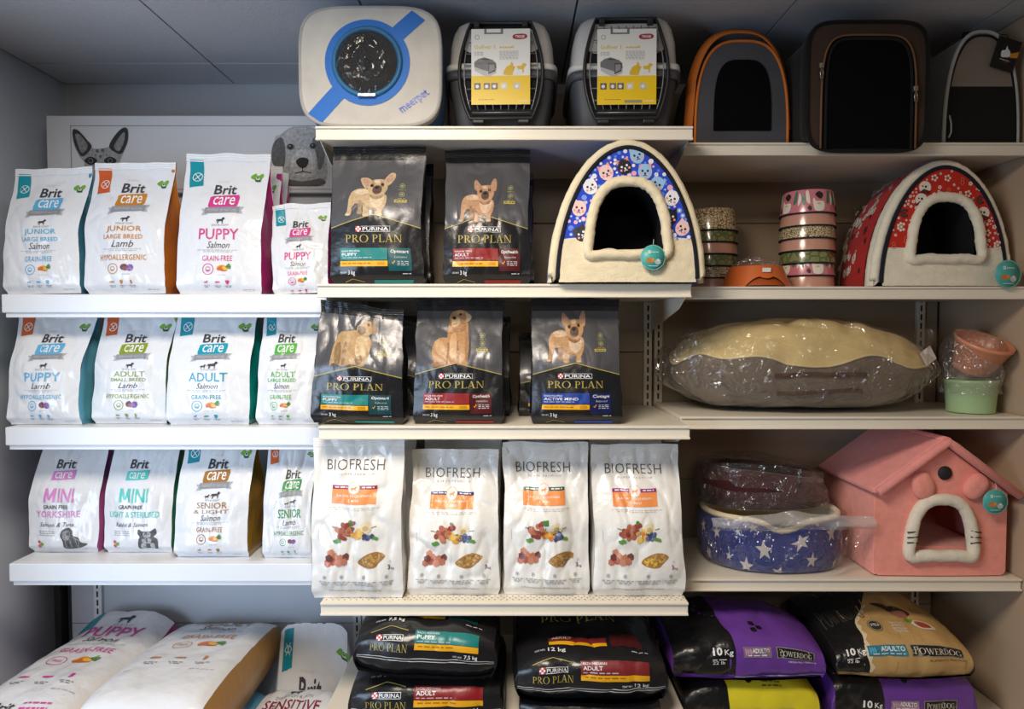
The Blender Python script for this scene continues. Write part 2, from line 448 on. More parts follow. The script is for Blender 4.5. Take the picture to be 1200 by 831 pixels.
U_L = unit('white metal shelving bay on the left, full of white food bags', LX0, LX1, YL, M_sh_l, M_back_l, ZLS, .066, z_at(226, YBK), (at(113, 700, 2.33).x, LX1 - .014), .2, two_tier=True, brackets=())

# header board with the two animal photographs
bd = thing('picture_board', 'grey header board with a cat and a puppy photo above the left shelves', 'sign', (0, 0, 0))
p0, p1 = at(53, 135, 2.31), at(53, 226, 2.31)
bx0, bx1, bz0, bz1 = p0.x, CX0 - .004, p1.z, p0.z
M_board = mat('board_white', rgb(205, 205, 208), .5, vary=(.02, 4))
MB().bbox(bx0, bx1, 2.312, 2.334, bz0, bz1, M_board, .004).build('board', bd)
ix0, iz1 = at(82, 147, 2.31).x, at(82, 147, 2.31).z; iz0 = at(82, 222, 2.31).z
fr = MB()
for a, b_, c_, d in ((ix0, bx1 - .004, iz1 - .002, iz1), (ix0, ix0 + .002, iz0, iz1), (ix0, bx1 - .004, iz0, iz0 + .002)): fr.box(a, b_, 2.3105, 2.3125, c_, d, mat('board_groove', rgb(140, 140, 142), .6))
fr.build('frame_line', bd)
def flat_print(name, parent, pr, u0, v0, u1, v1, Y):
    a, b = at(u0, v0, Y), at(u1, v1, Y)
    def S(x, y): return Vector((a.x + (b.x - a.x)*x, Y, a.z + (b.z - a.z)*y))
    mb = MB(); lay_print(mb, pr, normal_of(S), (b.x - a.x, a.z - b.z), step=.05, lift=.0006, gap=.0003)
    return mb.build(name, parent, fix=False)
g = lambda v: mat(f'grey_print_{v}', rgb(v, v, v), .6, vary=(.25, 90))
cp = Print(75/72.)    # cat: u 82..154, v 147..222
def px(pts, x0, y0, x1, y1): return [((x - x0)/(x1 - x0), (y - y0)/(y1 - y0)) for x, y in pts]
def cpx(pts): return px(pts, 275, 490, 515, 740)
cp.blob(cpx([(285, 510), (310, 510), (345, 550), (365, 580), (430, 572), (455, 530), (485, 500), (505, 505), (506, 550), (485, 600), (470, 640), (480, 700), (440, 738), (350, 738), (318, 700), (330, 640), (310, 610), (288, 560)]), g(150), 1)
cp.blob(cpx([(285, 512), (305, 508), (340, 545), (360, 575), (322, 612), (295, 570)]), g(45), 2)
cp.blob(cpx([(296, 525), (318, 530), (345, 570), (322, 598), (305, 565)]), g(125), 3)
cp.blob(cpx([(430, 572), (455, 528), (487, 500), (506, 508), (503, 555), (480, 600), (455, 595)]), g(40), 2)
cp.blob(cpx([(450, 572), (480, 525), (494, 520), (490, 555), (470, 590)]), g(130), 3)
for x in (356, 434):
    cp.blob(cpx([(x - 26, 628), (x, 612), (x + 26, 628), (x, 645)]), g(28), 4); q = cpx([(x, 628)])[0]; cp.ell(q[0], q[1], .042, g(110), 5); cp.ell(q[0], q[1], .028, g(15), 6)
for x, y, r in ((383, 590, .03), (405, 588, .03), (395, 612, .025), (375, 605, .015), (420, 606, .015)): q = cpx([(x, y)])[0]; cp.ell(q[0], q[1], r, g(90), 4)
cp.blob(cpx([(380, 690), (410, 690), (395, 710)]), g(60), 4)
flat_print('cat_photo', bd, cp, 82, 147, 154, 222, 2.3115)
dp = Print(73/64.)   # puppy: u 316..380, v 147..220
def dpx(pts): return px(pts, 948, 50, 1140, 262)
dp.blob(dpx([(965, 100), (990, 80), (1030, 55), (1090, 55), (1140, 95), (1150, 180), (1135, 258), (1000, 258), (1000, 215), (975, 200)]), g(165), 1)
dp.blob(dpx([(985, 92), (1000, 110), (1003, 165), (990, 220), (978, 200), (958, 185), (953, 150), (962, 112)]), g(85), 2)
dp.blob(dpx([(1100, 100), (1125, 90), (1142, 130), (1140, 180), (1122, 205), (1112, 150)]), g(95), 2)
dp.blob(dpx([(1035, 150), (1060, 135), (1090, 140), (1110, 175), (1105, 215), (1075, 232), (1035, 215), (1022, 180)]), g(190), 2)
for x, y in ((1022, 125), (1103, 122)): q = dpx([(x, y)])[0]; dp.ell(q[0], q[1], .075, g(95), 4, ry=.06); dp.ell(q[0], q[1], .05, g(22), 5); dp.ell(q[0] - .012, q[1] - .012, .01, g(200), 6)
dp.blob(dpx([(1042, 172), (1063, 162), (1085, 170), (1080, 192), (1063, 200), (1046, 190)]), g(20), 4)
dp.line(dpx([(1036, 218), (1064, 212), (1094, 216)]), .022, g(60), 4); dp.line(dpx([(1064, 196), (1064, 212)]), .02, g(60), 4)
dp.blob(dpx([(1005, 238), (1065, 246), (1130, 236), (1135, 258), (1000, 258)]), g(80), 3)
dp.rect(.0, .985, 1, 1.0, g(150), 1)
flat_print('puppy_photo', bd, dp, 316, 147, 380, 218, 2.3115)

# ------------------------------------------------------------------ standing bags
class StandBag:
    """side-gusset bag standing upright: print sheet = its front panel"""
    def __init__(s, w, h, d, seed, dent=.006, bulge=.018, taper=.04, topw=1., lean=0., slump=0.):
        s.w, s.h, s.d, s.k, s.dent, s.bulge, s.taper, s.topw, s.slump, s.lean = w, h, d, seed*3.17, dent, bulge, taper, topw, slump, lean
    def hd(s, t): return s.d/2*(.70 + .30*sst(t, 0, .07))*(1 - .965*sst(t, .45, .985)**.9)
    def W(s, t, side):
        n = .010*nz(s.k, t*3.1, side*5.) + .004*nz(s.k + 9, t*8, side*3.)
        return s.w/2*((.955 + .045*sst(t, 0, .05))*(1 - s.taper*math.sin(PI*min(1, t*1.05))) * (1 + (s.topw - 1)*t)) + n*sst(t, 0, .15)*s.w/.24*.55
    def front(s, S, t):
        side = -1 if S < 0 else 1
        x = S*s.W(t, side)
        env = 1 - abs(S)**5
        b = s.bulge*(1 - S*S)*sst(t, 0, .14)*(1 - sst(t, .5, .95))
        # soft dents and creased folds of the film
        n = 1.0*nz(S*1.3 + s.k, t*2.1, s.k) + .55*nz(S*2.6 + s.k, t*4.5, 7 + s.k)
        r = 1 - math.sqrt(nz(S*1.5 + 3*t + s.k, t*2.4 - S, 3 + s.k)**2 + .0016)*2.2
        r2 = 1 - math.sqrt(nz(S*2.8 - 2*t + s.k, t*3.6 + S, 13 + s.k)**2 + .0025)*2.4
        q = s.dent*1.3*(n*.8 - max(0, r)**3*.55 - max(0, r2)**3*.35)*(.35 + .65*env)*(.35 + .65*sst(t, 0, .1))*(1 - .45*sst(t, .86, 1))
        z = t*s.h + (.006*nz(S*1.4 + s.k, 5)*sst(t, .85, 1)) - s.slump*S*sst(t, .5, 1)
        return Vector((x, -(s.hd(t) + b) - q + s.lean*t, max(0, z)))
    def sheet(s): return lambda x, y: s.front(2*x - 1, 1 - y)
    def side_pt(s, side, q, t):
        """q -1 front .. 1 back"""
        f = s.front(side, t); hd = s.hd(t)
        fold = (-.004*sst(t, 0, .1)*(1 - sst(t, .2, .5)) + .020*sst(t, .4, .9)*(1 - sst(t, .93, 1)))*min(1, s.d/.09)
        y = f.y + (hd + s.lean*t - f.y)*(q + 1)/2
        return Vector((f.x - side*fold*(1 - q*q) + side*.003*nz(q*2 + s.k, t*7, side), y, f.z))
    def build(s, root, m_front, m_side, pr=None, m_seal=None, ns=26, nt=42, m_back=None, lift=.0005):
        mb = MB()
        mb.grid(lambda a, t: s.front(2*a - 1, t), ns, nt, m_front)
        mb.grid(lambda a, t: Vector((s.front(2*a - 1, t).x, s.hd(t) + s.lean*t + .25*s.bulge*(1 - (2*a - 1)**2)*sst(t, .02, .2)*(1 - sst(t, .5, .95)), s.front(2*a - 1, t).z)), ns, nt, m_back or m_front, flip=True)
        mb.grid(lambda a, q: Vector((s.front(2*a - 1, 0).x, s.front(2*a - 1, 0).y*(1 - q) + q*s.hd(0), 0)), ns, 2, m_front, smooth=False, flip=True)
        if pr: lay_print(mb, pr, normal_of(s.sheet()), (s.w, s.h), step=.0085, lift=lift)
        mb.build('pouch', root, fix=False)
        for side in (-1, 1):
            g = MB(); g.grid(lambda q, t: s.side_pt(side, 2*q - 1, t), 8, nt, m_side, flip=side < 0); g.build('side_gusset', root, fix=False)
        if m_seal:
            g = MB(); e = .0012
            def F(a, t, o):
                tt = .945 + .056*t; p = s.front(2*a - 1, tt)
                if o < 0: o = p.y - s.hd(tt) - s.lean*tt - .0015
                return Vector((p.x*1.004, p.y - o, p.z + .0005))
            def Fr(a, t):
                k = e + .0006*math.sin(t*PI*7); return F(a, t, k)
            g.grid(Fr, ns, 14, m_seal)
            g.grid(lambda a, t: F(a, t, -1), ns, 4, m_seal, flip=True)
            g.grid(lambda a, q: Fr(a, 1)*(1 - q) + F(a, 1, -1)*q, ns, 1, m_seal, smooth=False)
            g.build('top_seal', root, fix=False)

W_ = film(226, 227, 230, .24, bump=.45); WB = film(236, 234, 229, .24, tag='film_bio', bump=.45); BK = film(30, 30, 33, .27, 'film_black', .28)
DK = ink(62, 62, 68); GR = ink(140, 142, 148); LG = ink(186, 188, 194); WH = ink(238, 238, 238); TEAL = ink(18, 142, 158); ORG = ink(205, 92, 40)
LEAF = ink(110, 165, 50); DLEAF = ink(40, 95, 40)
def icon_dog(pr, cx, cy, s, m, flip=1, lay=4):
    P = [(-1, .05), (-.85, -.25), (-.3, -.3), (.3, -.35), (.55, -.75), (.8, -.7), (1.1, -.45), (.85, -.3), (.65, -.05), (.6, .7), (.42, .7), (.4, .2), (-.3, .15), (-.5, .7), (-.7, .7), (-.65, .1), (-.85, .05), (-1.1, .4)]
    pr.poly([(cx + x*s*flip, cy + y*s/pr.asp) for x, y in P], m, lay)
def icon_dot(pr, cx, cy, s, m, kind, lay=4):
    if kind == 0: icon_dog(pr, cx, cy, s*.9, m, 1, lay)
    elif kind == 1:
        pr.ell(cx, cy, s, m, lay, ry=s*.4); pr.poly([(cx + s*.7, cy), (cx + s*1.3, cy - s*.45/pr.asp), (cx + s*1.3, cy + s*.45/pr.asp)], m, lay)
    elif kind == 2:
        pr.blob([(cx, cy - s*.8/pr.asp), (cx + s*.8, cy - s*.6/pr.asp), (cx + s*.6, cy + s*.4/pr.asp), (cx, cy + s/pr.asp), (cx - s*.6, cy + s*.4/pr.asp), (cx - s*.8, cy - s*.6/pr.asp)], m, lay)
    else:
        for k in (-.5, .1, .6): pr.ell(cx, cy + k*s/pr.asp, s*.5, m, lay, ry=s*.28, rot=.5 if k < .3 else -.4)
def food(pr, cx, cy, s, kind):
    rnd = random.Random(int(cx*999) + kind)
    if kind == 0:   # carrots and leaves
        c1, c2 = ink(226, 140, 48), ink(196, 106, 34)
        pr.ell(cx - .2*s, cy, s*.62, c1, 3, ry=s*.36, rot=-.2); pr.ell(cx + .1*s, cy + s*.22/pr.asp, s*.6, c2, 4, ry=s*.26, rot=.12); pr.ell(cx - .35*s, cy + .1*s/pr.asp, s*.4, c2, 4, ry=s*.2, rot=-.5)
        pr.ell(cx + .35*s, cy + .1*s/pr.asp, s*.36, ink(236, 180, 60), 5, ry=s*.22, rot=.3)
        for k in range(6):
            a = -.9 + k*.28; pr.line([(cx + .4*s, cy - .1*s/pr.asp), (cx + (.4 + .8*math.cos(a))*s, cy + (-.15 + .6*math.sin(a))*s/pr.asp)], s*.09, DLEAF if k % 2 else LEAF, 5)
    else:           # meat and a violet flower
        pr.ell(cx - .35*s, cy + .0*s, s*.5, ink(112, 70, 66), 3, ry=s*.46); pr.ell(cx - .1*s, cy + .2*s/pr.asp, s*.45, ink(140, 92, 84), 4, ry=s*.32)
        for k in range(7): pr.ell(cx + .5*s + .26*s*math.cos(k*.9), cy + (.1 + .3*math.sin(k*.9))*s/pr.asp, s*.22, ink(150, 110, 180) if k % 2 else ink(120, 84, 150), 5)
def leaf_mark(pr, cx, cy, s):
    pr.blob([(cx - s, cy - .2*s/pr.asp), (cx - .2*s, cy - .8*s/pr.asp), (cx + .1*s, cy - .1*s/pr.asp), (cx - .4*s, cy + .3*s/pr.asp)], LEAF, 3)
    pr.ell(cx + .3*s, cy + .1*s/pr.asp, s*.62, ink(84, 108, 78), 2, ry=s*.55); pr.ell(cx + .35*s, cy + .05*s/pr.asp, s*.4, ink(214, 220, 208), 3, ry=s*.34)
    pr.ell(cx + .8*s, cy - .3*s/pr.asp, s*.35, LEAF, 4, ry=s*.5, rot=.5); pr.ell(cx + .4*s, cy + .6*s/pr.asp, s*.5, DLEAF, 4, ry=s*.18); pr.ell(cx + .25*s, cy, s*.18, DLEAF, 4)
def brit(asp, col, tab, name, meat, claim, sub=None, dogs=1, kind=0, y0=.235, y1=.92, dx=0., box=None, first='SKIN & COAT', leaf=True):
    """the white bag front: brand, coloured word, ribbon, dog, breed name, flavour, claim, icons"""
    pr = Print(asp); C = ink(*col)
    def Y(y): return y0 + (y - .235)/(.92 - .235)*(y1 - y0)
    def X(x): return x + dx
    if tab:
        pr.poly([(.04, .035), (.20, .03), (.235, .235), (.075, .25)], tab, 1)
        pr.circ(.155, .17, .058, .008, WH, 2); pr.line([(.12, .145), (.19, .195)], .008, WH, 2); pr.line([(.12, .195), (.19, .145)], .008, WH, 2)
    if leaf: leaf_mark(pr, .86, .175, .07)
    for k in range(4): pr.circ(X(.43 + k*.035), Y(.208), .012, .003, ink(206, 200, 186), 2, 10)
    pr.text('Brit', X(.39), Y(.232), X(.66), Y(.305), DK, 4, bold=.018)
    bx = box or col
    q = [(X(.365), Y(.325)), (X(.40), Y(.318)), (X(.70), Y(.308)), (X(.712), Y(.33)), (X(.70), Y(.385)), (X(.675), Y(.398)), (X(.37), Y(.405)), (X(.355), Y(.39))]
    pr.poly(q, ink(*bx), 2); pr.text('care', X(.41), Y(.325), X(.665), Y(.385), WH, 5, bold=.004, shear=.08)
    pr.poly([(X(.28), Y(.415)), (X(.31), Y(.435)), (X(.29), Y(.46)), (X(.36), Y(.455)), (X(.36), Y(.41))], ink(168, 172, 178), 1)
    pr.poly([(X(.78), Y(.395)), (X(.745), Y(.42)), (X(.77), Y(.445)), (X(.70), Y(.445)), (X(.70), Y(.395))], ink(168, 172, 178), 1)
    pr.poly([(X(.33), Y(.405)), (X(.73), Y(.395)), (X(.73), Y(.438)), (X(.33), Y(.448))], GR, 3)
    pr.text('PREMIUM BY NATURE', X(.36), Y(.413), X(.70), Y(.433), LG, 5)
    if dogs == 1: icon_dog(pr, X(.53), Y(.497), .05, DK)
    else: icon_dog(pr, X(.46), Y(.502), .035, DK); icon_dog(pr, X(.57), Y(.492), .058, DK)
    pr.text(first, X(.43), Y(.522), X(.63), Y(.535), GR, 4)
    if sub:
        pr.text(name, X(.32), Y(.545), X(.73), Y(.592), C, 4, bold=.004); pr.text(sub, X(.28), Y(.602), X(.75), Y(.632), C, 4, bold=.003)
    else: pr.text(name, X(.28), Y(.553), X(.75), Y(.628), C, 4, bold=.008)
    pr.text(meat, X(.385), Y(.642), X(.645), Y(.688), DK, 4, shear=.35, bold=-.004)
    pr.small(X(.27), Y(.698), X(.75), LG, .005); pr.small(X(.34), Y(.709), X(.68), LG, .005)
    cl = [(.33, .68), (.22, .80)][len(claim) > 11]
    pr.text(claim, X(cl[0]), Y(.738), X(cl[1]), Y(.776), C, 4, bold=.006, gap=1.12)
    pr.circ(X(.40), Y(.832), .066, .008, C, 3); pr.circ(X(.40), Y(.832), .03, .006, C, 3); pr.line([(X(.38), Y(.84)), (X(.42), Y(.84))], .012, C, 3)
    food(pr, X(.57), Y(.822), .085, kind); pr.small(X(.52), Y(.868), X(.62), LG, .004)
    for k, x in enumerate((.37, .50, .62)):
        icon_dot(pr, X(x), Y(.918), .026, C, (k + kind) % 4); pr.small(X(x - .035), Y(.94), X(x + .04), GR, .004); pr.small(X(x - .025), Y(.948), X(x + .03), GR, .004)
    pr.small(.78, .965, .92, LG, .005)
    return pr
def grey_dog(pr, x0, y0, x1, y1, light, sit):
    def q(pts): return [(x0 + a*(x1 - x0), y0 + b*(y1 - y0)) for a, b in pts]
    A, B, D = g(84), g(140), g(light)
    if sit:
        pr.blob(q([(.1, .1), (.3, 0), (.45, .15), (.5, .35), (.7, .45), (.8, .65), (1, .75), (.95, .85), (.7, .95), (.3, 1), (.1, .95), (.12, .6), (.02, .35)]), A, 2)
        pr.blob(q([(.12, .2), (.3, .12), (.4, .3), (.35, .55), (.15, .5)]), B, 3)
        for k in range(6): pr.line(q([(.15 + k*.09, .5), (.12 + k*.11, .92)]), .006, D if k % 2 else g(30), 4)
        pr.line(q([(.5, .4), (.75, .6), (.7, .9)]), .008, D, 4)
    else:
        pr.blob(q([(.15, .05), (.3, .15), (.6, .15), (.8, .02), (.85, .25), (.75, .4), (.9, .55), (.85, 1), (.6, .95), (.3, .98), (.1, .95), (.15, .55), (.2, .4), (.12, .25)]), A, 2)
        pr.blob(q([(.35, .2), (.6, .2), (.62, .38), (.48, .46), (.34, .38)]), D, 3); pr.blob(q([(.3, .5), (.65, .5), (.6, .7), (.35, .7)]), D, 3)
        pr.blob(q([(.25, .72), (.4, .7), (.4, .95), (.22, .95)]), D, 3); pr.blob(q([(.6, .72), (.75, .7), (.76, .95), (.6, .95)]), D, 3)
        for a in (.4, .56): p = q([(a, .27)])[0]; pr.ell(p[0], p[1], .008, g(15), 4)
    p = q([(.27, .27)])[0]; pr.ell(p[0], p[1], .01, g(15), 5); pr.small(x0 + .02, y1, x1, LG, .004)
def brit_mini(asp, col, name, meat, box, sit):
    pr = Print(asp); C = ink(*col)
    pr.circ(.78, .12, .06, .01, C, 2); pr.line([(.75, .145), (.81, .10)], .01, C, 2)
    pr.text('Brit', .31, .235, .585, .305, DK, 4, bold=.016)
    pr.poly([(.29, .325), (.615, .315), (.62, .385), (.29, .395)], ink(*box), 2); pr.text('care', .335, .332, .575, .38, WH, 5, bold=.004)
    pr.text('INI', .445, .455, .67, .565, C, 4, bold=.012)
    for q in ([(.25, .455), (.285, .455), (.285, .565), (.25, .565)], [(.375, .455), (.41, .455), (.41, .565), (.375, .565)], [(.25, .455), (.29, .455), (.345, .545), (.315, .545)], [(.37, .455), (.41, .455), (.345, .545), (.315, .545)]): pr.poly(q, C, 4); pr.text('GRAIN FREE', .25, .588, .60, .62, DK, 4, bold=.006)
    big = len(name) > 10
    pr.text(name, .10 if big else .14, .635 if not big else .64, .84 if big else .76, .69, C, 4, bold=.006)
    pr.text(meat, .2, .73, .68, .765, DK, 4, shear=.35, bold=-.004)
    for k in range(3): pr.small(.18, .80 + k*.016, .44, GR, .005, seed=k)
    for k in range(3): pr.ell(.2 + .03*math.cos(k*2.1), .91 + .02*math.sin(k*2.1), .025, ink(196, 90, 90) if k else LEAF, 3)
    pr.small(.16, .945, .26, GR, .004)
    grey_dog(pr, .5, .775, .86, .955, 165, sit)
    return pr

# french bulldogs, retriever and labrador pup printed on the black bags
def fur(r, g_, b): return mat(f'fur_print_{r}_{g_}_{b}', rgb(r, g_, b), .4, bump=(34, .25, .006, 3), vary=(.13, 130))
def frenchie(pr, x0, y0, x1, y1, base, light, dark, adult=False, lay=3):
    def q(pts): return px(pts, 105, 195, 390, 460) if False else [(x0 + (a - 105)/285*(x1 - x0), y0 + (b - 195)/265*(y1 - y0)) for a, b in pts]
    F, L, D = fur(*base), fur(*light), fur(*dark); N = ink(44, 36, 34)
    pr.blob(q([(128, 380), (135, 330), (165, 302), (220, 296), (290, 320), (340, 335), (345, 375), (328, 415), (270, 420), (205, 385), (170, 385)]), F, lay)
    pr.blob(q([(132, 350), (175, 345), (165, 385), (148, 410), (142, 450), (112, 452), (112, 442), (122, 425)]), F, lay + 1)
    pr.blob(q([(182, 370), (214, 375), (206, 410), (208, 444), (180, 442), (184, 410)]), D, lay)
    pr.blob(q([(212, 360), (250, 370), (246, 430), (248, 458), (214, 458), (214, 420)]), F, lay + 1)
    pr.blob(q([(288, 380), (336, 370), (332, 410), (322, 430), (326, 455), (292, 455), (294, 425)]), F, lay + 1)
    pr.blob(q([(255, 340), (325, 335), (325, 385), (290, 410), (258, 390)]), L, lay + 2)
    for a, b in ((228, 452), (308, 450), (124, 448)): p = q([(a, b)])[0]; pr.ell(p[0], p[1], .022*(x1 - x0)/.53, L, lay + 3, ry=.012*(x1 - x0)/.53)
    if adult: e1 = [(215, 262), (212, 222), (224, 205), (246, 225), (262, 250), (240, 275)]; e2 = [(322, 250), (332, 215), (350, 196), (362, 212), (362, 262), (345, 278)]
    else: e1 = [(190, 232), (225, 228), (256, 250), (240, 285), (222, 296), (200, 268)]; e2 = [(322, 250), (350, 208), (372, 197), (387, 208), (380, 242), (345, 278)]
    pr.blob(q(e1), F, lay + 1); pr.blob(q(e2), F, lay + 1)
    def sh(e, k=.62): cx = sum(a for a, _ in e)/6; cy = sum(b for _, b in e)/6; return [(cx + (a - cx)*k, cy + (b - cy)*k) for a, b in e]
    pr.blob(q(sh(e1)), fur(176, 138, 120), lay + 2); pr.blob(q(sh(e2)), fur(176, 138, 120), lay + 2)
    pr.blob(q([(236, 270), (262, 243), (315, 240), (340, 262), (345, 300), (322, 335), (282, 345), (250, 332), (236, 300)]), F, lay + 3)
    pr.blob(q([(262, 298), (275, 280), (300, 278), (314, 296), (310, 322), (285, 332), (264, 320)]), fur(92, 72, 62), lay + 4); pr.blob(q([(252, 268), (268, 262), (270, 282), (256, 292)]), D, lay + 4); pr.blob(q([(304, 260), (322, 258), (326, 280), (312, 288)]), D, lay + 4); pr.blob(q([(268, 250), (285, 244), (304, 248), (296, 262), (276, 264)]), L, lay + 4); pr.blob(q([(250, 334), (282, 346), (325, 336), (318, 352), (284, 362), (254, 350)]), D, lay + 3); pr.blob(q([(205, 378), (245, 402), (292, 418), (290, 428), (240, 418), (208, 394)]), D, lay + 1); pr.blob(q([(160, 308), (215, 300), (250, 318), (215, 330), (170, 330)]), L, lay + 1)
    pr.blob(q([(274, 290), (286, 282), (298, 289), (290, 300), (280, 300)]), N, lay + 5)
    for a, b in ((257, 279), (316, 272)): p = q([(a, b)])[0]; pr.ell(p[0], p[1], .017*(x1 - x0)/.53, N, lay + 5)
    pr.line(q([(270, 322), (287, 314), (306, 320)]), .006, N, lay + 5); pr.line(q([(250, 258), (268, 252)]), .006, D, lay + 5); pr.line(q([(300, 248), (320, 250)]), .006, D, lay + 5)
def retriever(pr, x0, y0, x1, y1, lay=3):
    def q(pts): return [(x0 + (a - 105)/265*(x1 - x0), y0 + (b - 95)/355*(y1 - y0)) for a, b in pts]
    F, L, D = fur(170, 128, 86), fur(200, 170, 132), fur(138, 98, 64); N = ink(40, 32, 28)
    pr.blob(q([(118, 330), (140, 290), (185, 272), (230, 290), (230, 400), (190, 440), (130, 448), (112, 448), (130, 420), (112, 370)]), F, lay)
    pr.blob(q([(222, 190), (260, 160), (340, 170), (352, 240), (358, 330), (350, 400), (345, 440), (290, 430), (210, 435), (212, 330), (215, 250)]), F, lay + 1)
    pr.blob(q([(240, 260), (265, 245), (278, 300), (270, 390), (244, 410), (232, 330)]), fur(190, 152, 110), lay + 2)
    pr.blob(q([(283, 300), (292, 300), (298, 425), (284, 425)]), D, lay + 2); pr.blob(q([(222, 300), (230, 330), (222, 420), (210, 425), (212, 340)]), D, lay + 2); pr.blob(q([(330, 230), (350, 250), (352, 330), (340, 420), (332, 330)]), fur(156, 112, 72), lay + 2)
    pr.blob(q([(135, 300), (175, 290), (200, 330), (190, 380), (150, 370)]), fur(184, 144, 100), lay + 1); pr.blob(q([(120, 425), (190, 420), (185, 445), (115, 448)]), D, lay + 1); pr.blob(q([(250, 205), (300, 212), (330, 190), (335, 225), (290, 240), (252, 230)]), fur(148, 106, 68), lay + 2)
    pr.blob(q([(222, 150), (240, 115), (280, 98), (325, 105), (352, 130), (345, 180), (310, 205), (262, 215), (235, 195)]), F, lay + 3)
    pr.blob(q([(330, 120), (362, 130), (368, 150), (350, 172), (332, 165)]), L, lay + 4)
    pr.blob(q([(238, 160), (262, 140), (290, 150), (292, 185), (265, 205), (243, 200)]), L, lay + 4)
    pr.blob(q([(240, 146), (258, 140), (268, 150), (252, 162)]), N, lay + 5); p = q([(295, 126)])[0]; pr.ell(p[0], p[1], .014, N, lay + 5); pr.line(q([(244, 190), (262, 190), (276, 182)]), .005, N, lay + 5); pr.blob(q([(225, 160), (236, 175), (232, 200), (222, 190)]), D, lay + 4); pr.blob(q([(270, 110), (300, 106), (318, 116), (300, 124), (276, 122)]), fur(186, 148, 104), lay + 4)
def labpup(pr, x0, y0, x1, y1, lay=3):
    def q(pts): return [(x0 + (a - 125)/305*(x1 - x0), y0 + (b - 100)/265*(y1 - y0)) for a, b in pts]
    F, L, D = fur(168, 138, 98), fur(190, 164, 124), fur(132, 102, 68); N = ink(40, 32, 28)
    pr.blob(q([(135, 320), (150, 240), (180, 180), (240, 168), (300, 160), (360, 180), (398, 220), (392, 270), (372, 330), (350, 362), (280, 350), (215, 362), (160, 345), (132, 362)]), F, lay)
    pr.blob(q([(160, 260), (190, 230), (205, 290), (200, 345), (165, 345)]), D, lay + 1); pr.blob(q([(300, 200), (360, 200), (372, 260), (340, 320), (300, 290)]), L, lay + 1)
    pr.blob(q([(215, 250), (232, 230), (240, 300), (228, 348), (212, 345)]), D, lay + 2); pr.blob(q([(300, 320), (335, 300), (345, 340), (310, 352)]), D, lay + 2)
    pr.blob(q([(290, 150), (305, 128), (345, 108), (385, 102), (412, 120), (405, 165), (375, 185), (330, 192), (305, 178)]), F, lay + 3)
    pr.blob(q([(385, 104), (410, 115), (430, 150), (415, 178), (398, 168), (392, 135)]), D, lay + 4)
    pr.blob(q([(298, 158), (320, 135), (345, 142), (350, 170), (325, 186), (305, 178)]), fur(110, 84, 64), lay + 4)
    p = q([(312, 142)])[0]; pr.ell(p[0], p[1], .02, N, lay + 5, ry=.016); p = q([(368, 124)])[0]; pr.ell(p[0], p[1], .014, N, lay + 5)
GOLD = ink(172, 157, 78); YEL = ink(232, 170, 30); MGR = mat('film_metal', rgb(92, 92, 96), .32, .4, bump=(22, .3, .006, 3))
def purina(pr, x0, y0, x1, y1, sl=0., lay=4):
    """checker mark, word in a thin box"""
    h = y1 - y0; w = h*pr.asp; RED = ink(196, 52, 40)
    def s_(x): return sl*(1 - (x - x0)/(x1 - x0))
    pr.rect(x0, y0 + s_(x0), x0 + w, y1 + s_(x0), WH, lay)
    for i in range(3):
        for j in range(3):
            if (i + j) % 2 == 0: pr.rect(x0 + w*i/3, y0 + h*j/3 + s_(x0), x0 + w*(i + 1)/3, y0 + h*(j + 1)/3 + s_(x0), RED, lay + 1)
    a, b, t = x0 + w*1.05, x1, .0035
    pr.rect(a, y0, b, y0 + t/pr.asp, WH, lay, sl=s_(a)); pr.rect(a, y1 - t/pr.asp, b, y1, WH, lay, sl=s_(a)); pr.rect(b - t, y0, b, y1, WH, lay)
    pr.text('PURINA', a + (b - a)*.05, y0 + h*.2, b - (b - a)*.06, y1 - h*.17, WH, lay + 1, bold=.01, sl=s_(a))
